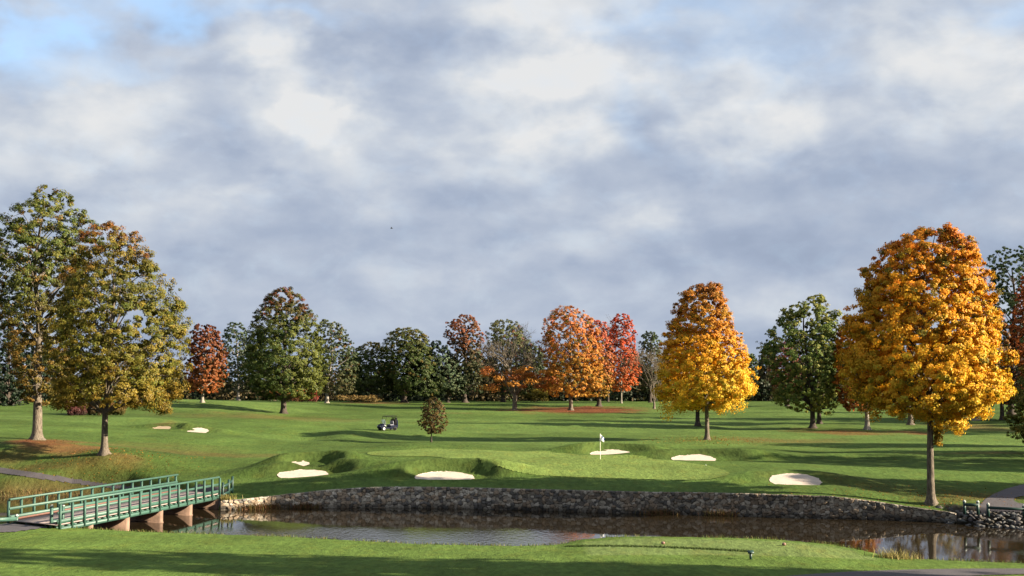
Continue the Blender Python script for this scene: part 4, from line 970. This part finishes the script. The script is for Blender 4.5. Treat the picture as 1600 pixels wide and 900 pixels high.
def leaf_patch(root, pos_c, rad, n, size, cols, rs, name='crown'):
    P_, N_, C_ = [], [], []
    for c, r in zip(pos_c, rad):
        v = rs.normal(size=(n, 3)); v /= np.linalg.norm(v, axis=1)[:, None]; P_.append(c + v * r * (rs.rand(n, 1) ** .4) * (1.3, 1.1, .55)); N_.append(v + (0, 0, .5) + rs.normal(size=(n, 3)) * .4)
        C_.append(np.array(cols[rs.randint(len(cols))]) * rs.uniform(.75, 1.25, (n, 1)))
    return leaves(name, np.concatenate(P_), np.concatenate(N_), size * rs.uniform(.6, 1.3, n * len(pos_c)), np.concatenate(C_), root, rs)
root, (bx, by, bzz), rs, _ = bare_tree((804, 641), 522, 62, 'bare grey maple with a skirt of orange leaves on its lowest boughs', 5, r0=.42, depth=7)
cs_ = []
for k in range(46):
    px = rs.uniform(752, 872); py = rs.uniform(574, 606) + 4 * abs((px - 810) / 60); x, z = P(px, py, by); cs_.append((x - bx, rs.uniform(-4.5, 4.5), z - bzz))
leaf_patch(root, cs_, rs.uniform(.7, 1.5, 46), 110, .36, [(.40, .15, .03), (.44, .19, .035), (.34, .11, .03)], rs)
bare_tree((806, 629), 506, 14, 'bare twiggy tree crown rising above the dark olive oak', 6, r0=.22, depth=7, Y=282, fork_h=.5, up=1.3, bark=BARK_D)
bare_tree((950, 629), 502, 14, 'bare twiggy tree top between the orange and the scarlet maple', 7, r0=.22, depth=7, Y=280, fork_h=.5, up=1.3, bark=BARK_D)
bare_tree((1022, 636), 545, 30, 'low bare grey tree left of the golden maple', 9, r0=.2, depth=7, Y=235, fork_h=.12, up=.6)

# background trees: dark fill behind the far row
def bg_group(spots, names, label, group, pal, seed0):
    first = None; rs = np.random.RandomState(seed0)
    for k, (px, tp, wd) in enumerate(spots):
        if k == 0:
            first = tree(names, (px, 630), [(tp, px - wd * .3, px + wd * .3), (tp + 14, px - wd * .75, px + wd * .75), (tp + 45, px - wd, px + wd), (615, px - wd, px + wd), (628, px - wd * .8, px + wd * .8)],
                         pal, label, seed0, lobes=40, clumps=8, leafs=28, size=.5, lobe_r=.26, trunk_r=.35, bark=BARK_D, Y=296, group=group)
            H0 = P(0, tp, 296)[1] - first.location.z; W0 = wd
        else:
            Y = rs.uniform(285, 315); x, _z = P(px, 600, Y); g = float(height(np.array([x]), np.array([Y]))[0]); Hh = P(0, tp, Y)[1] - g
            c = first.copy(); COL.objects.link(c); c.location = (x, Y, g); c.rotation_euler = (0, 0, rs.uniform(0, 6)); s = wd / W0 * Y / 296; c.scale = (s, s, Hh / H0)
            for ch in list(first.children):
                d = ch.copy(); COL.objects.link(d); d.parent = c
bg_group([(330, 560, 24), (405, 540, 26), (462, 555, 26), (550, 548, 26), (655, 540, 26), (745, 548, 24), (835, 540, 28), (905, 555, 26), (985, 545, 26), (1040, 555, 24), (1172, 552, 22), (1320, 535, 28), (1395, 530, 30), (1470, 530, 30), (1540, 520, 30), (1640, 500, 34)],
         'woodland_tree', 'dark green woodland tree closing the gaps behind the far row', 'dark green woodland trees behind the far row', [(0, (.04, .06, .02)), (1, (.06, .085, .03))], 130)
bg_group([(345, 575, 20), (500, 570, 22), (600, 565, 22), (705, 560, 22), (765, 560, 22), (870, 565, 26), (940, 560, 22), (1010, 570, 22), (1150, 565, 22), (1250, 560, 26), (1200, 538, 20), (1290, 545, 24), (1440, 545, 26), (1600, 530, 30), (270, 560, 26), (215, 560, 30), (150, 555, 30), (95, 550, 30)],
         'woodland_tree', 'brown green woodland tree in the shade behind the far row', 'brown green woodland trees behind the far row', [(0, (.045, .04, .02)), (1, (.09, .085, .035))], 131)
# undergrowth under the far wood: one mass nobody could count
rs = np.random.RandomState(77); n = 52000
xx = rs.uniform(-150, 165, n); yy = rs.uniform(283, 325, n); hh = rs.rand(n) ** .8 * (3.6 + 2.4 * fbm(xx / 9, yy / 9, 3, 3))
zz = height(xx, yy) + hh
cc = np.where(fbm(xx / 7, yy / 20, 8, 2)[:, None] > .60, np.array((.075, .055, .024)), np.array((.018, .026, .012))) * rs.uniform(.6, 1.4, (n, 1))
u = leaves('undergrowth', np.stack([xx, yy, zz], 1), rs.normal(size=(n, 3)) + (0, -.6, .6), rs.uniform(.5, 1.1, n), cc, None, rs); tag(u, kind='stuff')

# shrubs
def shrub(base, w, h, cols, label, seed, size=.16, n=420, Y=None):
    rs = np.random.RandomState(seed); x, y, z = gnd(*base); s = y / F
    root = bpy.data.objects.new('shrub', None); COL.objects.link(root); root.location = (x, y, z); tag(root, label, 'shrub')
    cs = [(rs.uniform(-w, w) * s * .8, rs.uniform(-w, w) * s * .5, rs.uniform(.2, .8) * h * s) for _ in range(26)]
    P_, N_, C_ = [], [], []
    for c in cs:
        v = rs.normal(size=(n, 3)); v /= np.linalg.norm(v, axis=1)[:, None]; p = c + v * rs.rand(n, 1) ** .4 * np.array([w * s * .35, w * s * .35, h * s * .28]); p[:, 2] = np.maximum(p[:, 2], .03)
        t = np.clip(p[:, 2] / (h * s), 0, 1)[:, None]; P_.append(p); N_.append(v + (0, 0, .5) + rs.normal(size=(n, 3)) * .4)
        C_.append((np.array(cols[0]) * (1 - t) + np.array(cols[1]) * t) * rs.uniform(.65, 1.35, (n, 1)))
    leaves('foliage', np.concatenate(P_), np.concatenate(N_), size * rs.uniform(.6, 1.4, n * 26), np.concatenate(C_), root, rs, aspect=.45)
    st = MB()
    for c in cs[:10]: st.tube([(c[0] * .2, c[1] * .2, -.1), (c[0] * .6, c[1] * .6, c[2] * .5), c], [.04, .03, .015], 4, cap=False)
    st.build('stems', BARK_D, root)
shrub((118, 649), 17, 24, [(.03, .018, .016), (.26, .085, .075)], 'dark burgundy shrub with pinkish plumes on top', 1)
shrub((150, 649), 15, 24, [(.06, .055, .02), (.17, .09, .05)], 'brownish green shrub in the middle of the row of three shrubs', 2)
shrub((182, 649), 16, 21, [(.075, .085, .02), (.17, .08, .03)], 'green and rust shrub behind the trunk of the olive and gold maple', 3)
shrub((445, 628), 28, 22, [(.06, .03, .015), (.30, .10, .03)], 'orange shrub low behind the trunk of the large green maple', 4, size=.34, n=110)
shrub((474, 628), 22, 20, [(.08, .03, .02), (.34, .05, .035)], 'red shrub low to the right behind the large green maple', 5, size=.34, n=110)
shrub((560, 629), 34, 13, [(.11, .085, .03), (.19, .12, .04)], 'tan dry shrub at the foot of the low dark green maple', 6, size=.34, n=90)
shrub((835, 628), 22, 22, [(.06, .05, .015), (.30, .23, .03)], 'yellow green shrub in the shade behind the bare grey maple', 7, size=.34, n=110)
# sucker shoot on the big maple trunk belongs to that tree
big = ALL[2]; rs = np.random.RandomState(5)
leaf_patch(big, [(.45, -.1, 4.2 + .22 * k - .4) for k in range(6)], [.28] * 6, 60, .2, [(.34, .20, .02), (.2, .14, .02)], rs, 'trunk_shoots')

# trees beyond the right edge: their shade lies across the lawn
def off_tree(x, y, H, Wd, label, seed, z0=3.5, pal=None):
    Yp = y; px = CX + x / y * F * math.cos(TH) * 1.0
    g = float(height(np.array([x]), np.array([y]))[0])
    r = ray(800, 450)
    def pyz(z): # pixel row of height z at depth y
        lo, hi = -3000, 4000
        for _ in range(50):
            m = (lo + hi) / 2
            if P(0, m, y)[1] > z: lo = m
            else: hi = m
        return (lo + hi) / 2
    def row(z, w):
        py = pyz(g + z); k = ray(0, py)[1] / y
        return (py, CX + (x - w) * k, CX + (x + w) * k)
    rows = [row(H, Wd * .2), row(H * .9, Wd * .65), row(H * .7, Wd), row(H * .45, Wd), row(z0 + 1, Wd * .85), row(z0, Wd * .5)]
    k = ray(0, pyz(g))[1] / y
    t = tree('maple_tree', (CX + x * k, pyz(g)), rows, pal or [(0, G_MID), (1, G_OLIVE)], label, seed, lobes=44, clumps=8, leafs=46, size=.42, lobe_r=.26, trunk_r=.35, Y=y, limb_n=12)
    return t
OFF = [(28, 46, 20, 4.5, 'green maple beyond the frame beside the near lawn, closest to the tee'), (44, 42.3, 23, 5, 'green maple beyond the frame behind the closest one'),
       (62, 39, 25, 5.5, 'green maple beyond the frame third from the tee'), (33, 35.5, 19, 4, 'green maple beyond the frame nearest the viewer'), (50, 32, 22, 5, 'green maple beyond the frame second nearest the viewer'),
       (52, 84, 13, 5, 'green maple beyond the frame beside the asphalt path'), (62, 99, 16, 6, 'green maple beyond the frame past the asphalt path'), (64, 122, 14, 5, 'green maple beyond the frame on the right lawn'),
       (84, 150, 18, 7, 'green maple beyond the frame far on the right lawn'), (95, 175, 18, 7, 'green maple beyond the frame furthest on the right lawn'), (110, 160, 18, 7, 'green maple beyond the frame outermost on the right lawn')]
for k, (x, y, H, w, lab) in enumerate(OFF): off_tree(x, y, H, w, lab, 150 + k)

# ------------------------------------------------------------------ golf cart
def cart():
    x, y, z = gnd(606, 672.5)
    root = bpy.data.objects.new('golf_cart', None); COL.objects.link(root); root.location = (x, y, z); root.rotation_euler = (0, 0, math.radians(180 + 32))
    tag(root, 'black golf cart with a windshield parked on the fairway', 'golf cart')
    body = simple('navy_paint', (.006, .009, .026), .6, .2, 2, spec=.1); blk = simple('black_plastic', (.010, .010, .011), .8, .2, 3, spec=.1); tyre = simple('tyre', (.02, .02, .02), .8, .2, 5)
    hub = simple('white_hub', (.8, .8, .8), .4, .05, 3); grey = simple('grey_vinyl', (.17, .17, .21), .6, .15, 3); wh = simple('white_vinyl', (.72, .72, .72), .6, .08, 3)
    # local +x = forward; y side
    def prof(pts, w, name, mat, y0=0):
        n = len(pts); V = [(a, y0 - w / 2, c) for a, c in pts] + [(a, y0 + w / 2, c) for a, c in pts]
        me = bpy.data.meshes.new(name); F_ = [tuple(range(n))[::-1], tuple(range(n, 2 * n))] + [(i, (i + 1) % n, n + (i + 1) % n, n + i) for i in range(n)]
        me.from_pydata(V, [], F_); o = link(name, me, mat, root); bv = o.modifiers.new('b', 'BEVEL'); bv.width = .025; bv.segments = 2; return o
    bd = prof([(1.2, .28), (1.22, .5), (1.12, .68), (.78, .82), (.62, .84), (.52, .42), (-.05, .36), (-.15, .62), (-.75, .66), (-1.05, .60), (-1.1, .35), (-.9, .25), (.9, .22)], 1.12, 'body', body)
    fl = prof([(.50, .56), (.62, .68), (.80, .70), (.80, .66), (.66, .63), (.56, .52)], 1.16, 'wheel_arch', wh)
    prof([(-.12, .62), (-.05, .74), (-.55, .76), (-.62, .64)], 1.0, 'seat', grey); prof([(-.52, .78), (-.44, 1.18), (-.54, 1.18), (-.64, .76)], .9, 'backrest', grey)
    roof = prof([(.5, 1.70), (.45, 1.77), (-.95, 1.79), (-1.05, 1.73), (-.95, 1.71)], 1.12, 'roof', blk)
    for sx, ln in ((.55, 1), (-.72, 1)):
        for sy in (-.5, .5):
            b = MB(); b.tube([(.72 if sx > 0 else -.72, sy, .8 if sx > 0 else .62), (.42 if sx > 0 else -.82, sy, 1.72)], .025, 6); b.build('roof_post', blk, root)
    g, N, L, bs = new_mat('windshield'); bs.inputs['Base Color'].default_value = (.62, .72, .72, 1); bs.inputs['Roughness'].default_value = .08; bs.inputs['Alpha'].default_value = .5
    b = MB(); b.box((.58, 0, 1.07), (.02, 1.0, .56), (math.cos(.3), 0, -math.sin(.3)) , (0, 1, 0)); b.V[0] = b.V[0]; b.build('windshield', g, root)
    b = MB(); b.box((-.80, 0, 1.02), (.30, 1.02, .66)); b.box((-.92, 0, 1.5), (.3, .95, .1)); b.box((-.92, -.42, 1.3), (.1, .06, .4)); b.box((-.92, .42, 1.3), (.1, .06, .4)); b.build('bag_rack', blk, root)
    for sy, m in ((-.25, blk), (.25, body)):
        b = MB(); b.tube([(-1.15, sy, .45), (-1.1, sy, 1.2)], .13, 10); b.tube([(-1.1, sy, 1.2), (-1.08, sy, 1.42)], [.10, .02], 6); b.build('golf_bag', m, root)
    b = MB(); b.tube([(.42 + .16 * math.cos(t), -.25 + .16 * math.sin(t), .98 + .08 * math.cos(t)) for t in np.linspace(0, 2 * math.pi, 13)], .018, 5, cap=False); b.tube([(.62, -.25, .78), (.42, -.25, .98)], .02, 5); b.build('steering_wheel', blk, root)
    for sx in (.82, -.72):
        for sy in (-.52, .52):
            b = MB(); b.tube([(sx, sy - .09, .23), (sx, sy - .07, .23), (sx, sy + .07, .23), (sx, sy + .09, .23)], [.19, .23, .23, .19], 18); w = b.build('wheel', tyre, root)
            h = MB(); sg = 1 if sy > 0 else -1; h.tube([(sx, sy + sg * .06, .23), (sx, sy + sg * .10, .23)], [.16, .14], 14); hh = h.build('hub', hub if sx > 0 else blk, root); hh.parent = w
    for sy in (-.35, .35):
        b = MB(); b.box((1.2, sy, .55), (.05, .2, .09)); b.build('headlight', wh, root)
cart()

# flagstick
x, y, z = gnd(938, 718)
fs = bpy.data.objects.new('flagstick', None); COL.objects.link(fs); fs.location = (x, y, z); tag(fs, 'white flagstick with a small blue and white flag standing on the putting green', 'flagstick')
b = MB(); b.tube([(0, 0, -.1), (0, 0, 2.12)], .019, 8); b.build('pole', simple('pole_white', (.75, .72, .55), .5, .05, 3), fs)
m, N, L, bs = new_mat('flag'); tc = N.new('ShaderNodeTexCoord'); vn = N.new('ShaderNodeTexVoronoi'); vn.inputs['Scale'].default_value = 3.2; L.new(tc.outputs['Object'], vn.inputs[0])
rp = N.new('ShaderNodeValToRGB'); rp.color_ramp.interpolation = 'CONSTANT'; rp.color_ramp.elements[0].color = (.03, .08, .4, 1); rp.color_ramp.elements[1].position = .3; rp.color_ramp.elements[1].color = (.8, .8, .82, 1)
L.new(vn.outputs['Distance'], rp.inputs[0]); L.new(rp.outputs[0], bs.inputs['Base Color'])
V = []; nr, ncol = 7, 7
for i in range(nr):
    for j in range(ncol):
        u, v = i / (nr - 1), j / (ncol - 1); V.append((.03 + u * .28 - .2 * (v) * (1 - u) * .4, .06 * math.sin(u * 7 + v * 2), 2.05 - v * .46 - u * .30 + .1 * u * v))
id_ = np.arange(nr * ncol).reshape(nr, ncol); Q = np.stack([id_[:-1, :-1], id_[:-1, 1:], id_[1:, 1:], id_[1:, :-1]], -1).reshape(-1, 4)
fl = mesh_np('flag', V, Q, m, fs, smooth=True); sm = fl.modifiers.new('s', 'SOLIDIFY'); sm.thickness = .01
def ball(name, px, py, r, mat, label, cat, squash=1, lift=0, group=None):
    x, y, z = gnd(px, py); me = bpy.data.meshes.new(name); import bmesh
    bm = bmesh.new(); bmesh.ops.create_uvsphere(bm, u_segments=14, v_segments=9, radius=r)
    for v in bm.verts: v.co.z *= squash
    bm.to_mesh(me); bm.free(); o = link(name, me, mat); o.location = (x, y, z + r * squash * .9 + lift); tag(o, label, cat, group)
    for p in me.polygons: p.use_smooth = True
    return o
ball('golf_ball', 1103, 727.5, .035, simple('ball_white', (.8, .8, .8), .4, .02, 3), 'white golf ball lying on the fringe at the right end of the green', 'golf ball')
TM = simple('tee_marker_paint', (.22, .12, .09), .6, .3, 6)
ball('tee_marker', 1036, 850.5, .10, TM, 'small brown tee marker nearer the open water on the tee', 'tee marker', .75, group='tee markers on the near tee')
ball('tee_marker', 1225, 852.5, .10, TM, 'small brown tee marker nearer the golden maple end of the tee', 'tee marker', .75, group='tee markers on the near tee')
x, y, z = gnd(1173, 874); sp = bpy.data.objects.new('tee_post', None); COL.objects.link(sp); sp.location = (x, y, z); tag(sp, 'short dark green post with a sloping top beside the tee', 'post')
b = MB(); b.box((0, 0, .12), (.1, .1, .34)); b.build('post', M_DARKP, sp)
b = MB(); b.box((0, -.02, .32), (.26, .2, .05), (1, 0, 0), (0, .9, .4)); b.build('top_plate', M_DARKP, sp)
# bird
b = MB(); b.tube([(-.16, 0, 0), (-.08, 0, .02), (.05, 0, .03), (.17, 0, .01)], [.01, .05, .05, .012], 6)
bx_, bz_ = P(612, 357, 150.); bo = b.build('bird', simple('bird_dark', (.03, .03, .03), .7, .2, 4)); bo.location = (bx_, 150, bz_); tag(bo, 'tiny dark bird flying in front of the clouds', 'bird')
b = MB(); b.add([(.05, 0, .03), (-.06, 0, .03), (-.08, .3, .12), (0, .3, .13), (.05, 0, .03), (-.06, 0, .03), (-.08, -.3, .12), (0, -.3, .13)], [(0, 1, 2, 3), (4, 7, 6, 5)]); wg = b.build('wings', bo.data.materials[0], bo)
sm = wg.modifiers.new('s', 'SOLIDIFY'); sm.thickness = .015

# ------------------------------------------------------------------ tall grass on the banks, fallen leaves
def blades(name, pts, h, w, cols, rs):
    n = len(pts); a = rs.uniform(0, 6.3, n); d = np.stack([np.cos(a), np.sin(a), 0 * a], 1); lean = rs.normal(size=(n, 3)) * (.35, .35, 0)
    H = (h * rs.uniform(.5, 1.3, n))[:, None]; up = np.array([0, 0, 1.])
    V = np.stack([pts - d * w, pts + d * w, pts + d * w * .5 + (up * .6 + lean * .4) * H, pts - d * w * .5 + (up * .6 + lean * .4) * H, pts + d * w * .15 + (up + lean) * H, pts - d * w * .15 + (up + lean) * H], 1).reshape(-1, 3)
    i = np.arange(n)[:, None] * 6; Q = np.concatenate([i + [0, 1, 2, 3], i + [3, 2, 4, 5]], 0)
    C = np.array(cols)[rs.randint(len(cols), size=n)] * rs.uniform(.7, 1.3, (n, 1))
    o = mesh_np(name, V, Q, M_LEAF, col=np.repeat(C, 6, 0)); tag(o, kind='stuff'); return o
rs = np.random.RandomState(9)
def strip(n, x0, x1, f, lo, hi):
    x = rs.uniform(x0, x1, n); y = f(x) + rs.uniform(lo, hi, n); return np.stack([x, y, height(x, y) - .02], 1)
p1 = strip(6000, -75, WX0 - .3, yF, .2, 1.2); clump = fbm(p1[:, 0] / 1.5, p1[:, 1] / 1.5, 3, 2) > .42; p1 = p1[clump]
blades('tall_grass', p1, .3, .02, [(.19, .13, .05), (.14, .12, .035), (.22, .13, .06), (.10, .11, .03)], rs)
p2 = strip(9000, -30, 36, yN, -.15, 1.1); p2 = p2[fbm(p2[:, 0] / 2, p2[:, 1], 13, 2) > .45]
blades('bank_grass', p2, .14, .015, [(.10, .13, .03), (.15, .13, .04), (.08, .12, .03)], rs)
q = np.array([gnd(a, 872 + (a - 1400) * .03) for a in (1400, 1430, 1470, 1500, 1540, 1560)]); pts = []
for c in list(q) + [np.array(gnd(a, b)) for a, b in ((92, 821), (102, 822), (112, 823), (84, 822), (345, 783), (335, 786), (350, 783))]:
    k = 260; x = c[0] + rs.normal(size=k) * .45; y = c[1] + rs.normal(size=k) * .3; pts.append(np.stack([x, y, height(x, y) - .02], 1))
blades('dry_tufts', np.concatenate(pts), .38, .018, [(.30, .24, .08), (.24, .19, .07), (.16, .16, .05)], rs)
a_, b_ = np.array(gnd(885, 854)), np.array(gnd(1173, 862)); t_ = rs.rand(2600)[:, None]; pl_ = a_ * (1 - t_) + b_ * t_ + rs.normal(size=(2600, 3)) * (.05, .12, 0); pl_[:, 2] = height(pl_[:, 0], pl_[:, 1]) - .01
blades('tee_fringe', pl_, .08, .02, [(.045, .075, .02), (.06, .085, .02)], rs)
# weeds rooted along the foot of the wall
x = np.concatenate([rs.normal(c, .5, 260) for c in (-17.5, -16.4, -14.2, 9.5, 13.5)]); y = yF(x) - .12 - rs.uniform(0, .12, len(x))
blades('wall_weeds', np.stack([x, y, np.full(len(x), -.03)], 1), .42, .018, [(.22, .10, .05), (.16, .10, .045), (.12, .10, .03)], rs)
# fallen leaves
pts = []; cols = []
for (cx, cy, hx, hy, c, k) in PATCH:
    if c[0] < c[1] * 1.9: continue
    n = int(min(2600, 7 * hx * hy * k)); a = rs.normal(size=(n, 2)) * .5; x = cx + a[:, 0] * hx; y = cy + a[:, 1] * hy
    pts.append(np.stack([x, y, height(x, y) + .03], 1)); cols.append(np.array([(.30, .11, .035), (.22, .07, .03), (.35, .17, .05)])[rs.randint(3, size=n)] * rs.uniform(.7, 1.2, (n, 1)))
for px, py, r in ((1455, 787, 7), (163, 709, 5), (1105, 687, 6)):
    x0, y0, z0 = gnd(px, py); n = 900; x = x0 + rs.normal(size=n) * r * .6; y = y0 + rs.normal(size=n) * r * .5; ok = y > yF(x) + 1; x, y = x[ok], y[ok]
    pts.append(np.stack([x, y, height(x, y) + .03], 1)); cols.append(np.array([(.40, .2, .03), (.30, .12, .03)])[rs.randint(2, size=len(x))] * rs.uniform(.7, 1.2, (len(x), 1)))
pts = np.concatenate(pts); fl_ = leaves('fallen_leaves', pts, rs.normal(size=pts.shape) * .35 + (0, 0, 1), rs.uniform(.07, .15, len(pts)), np.concatenate(cols) * .7, None, rs); tag(fl_, kind='stuff')
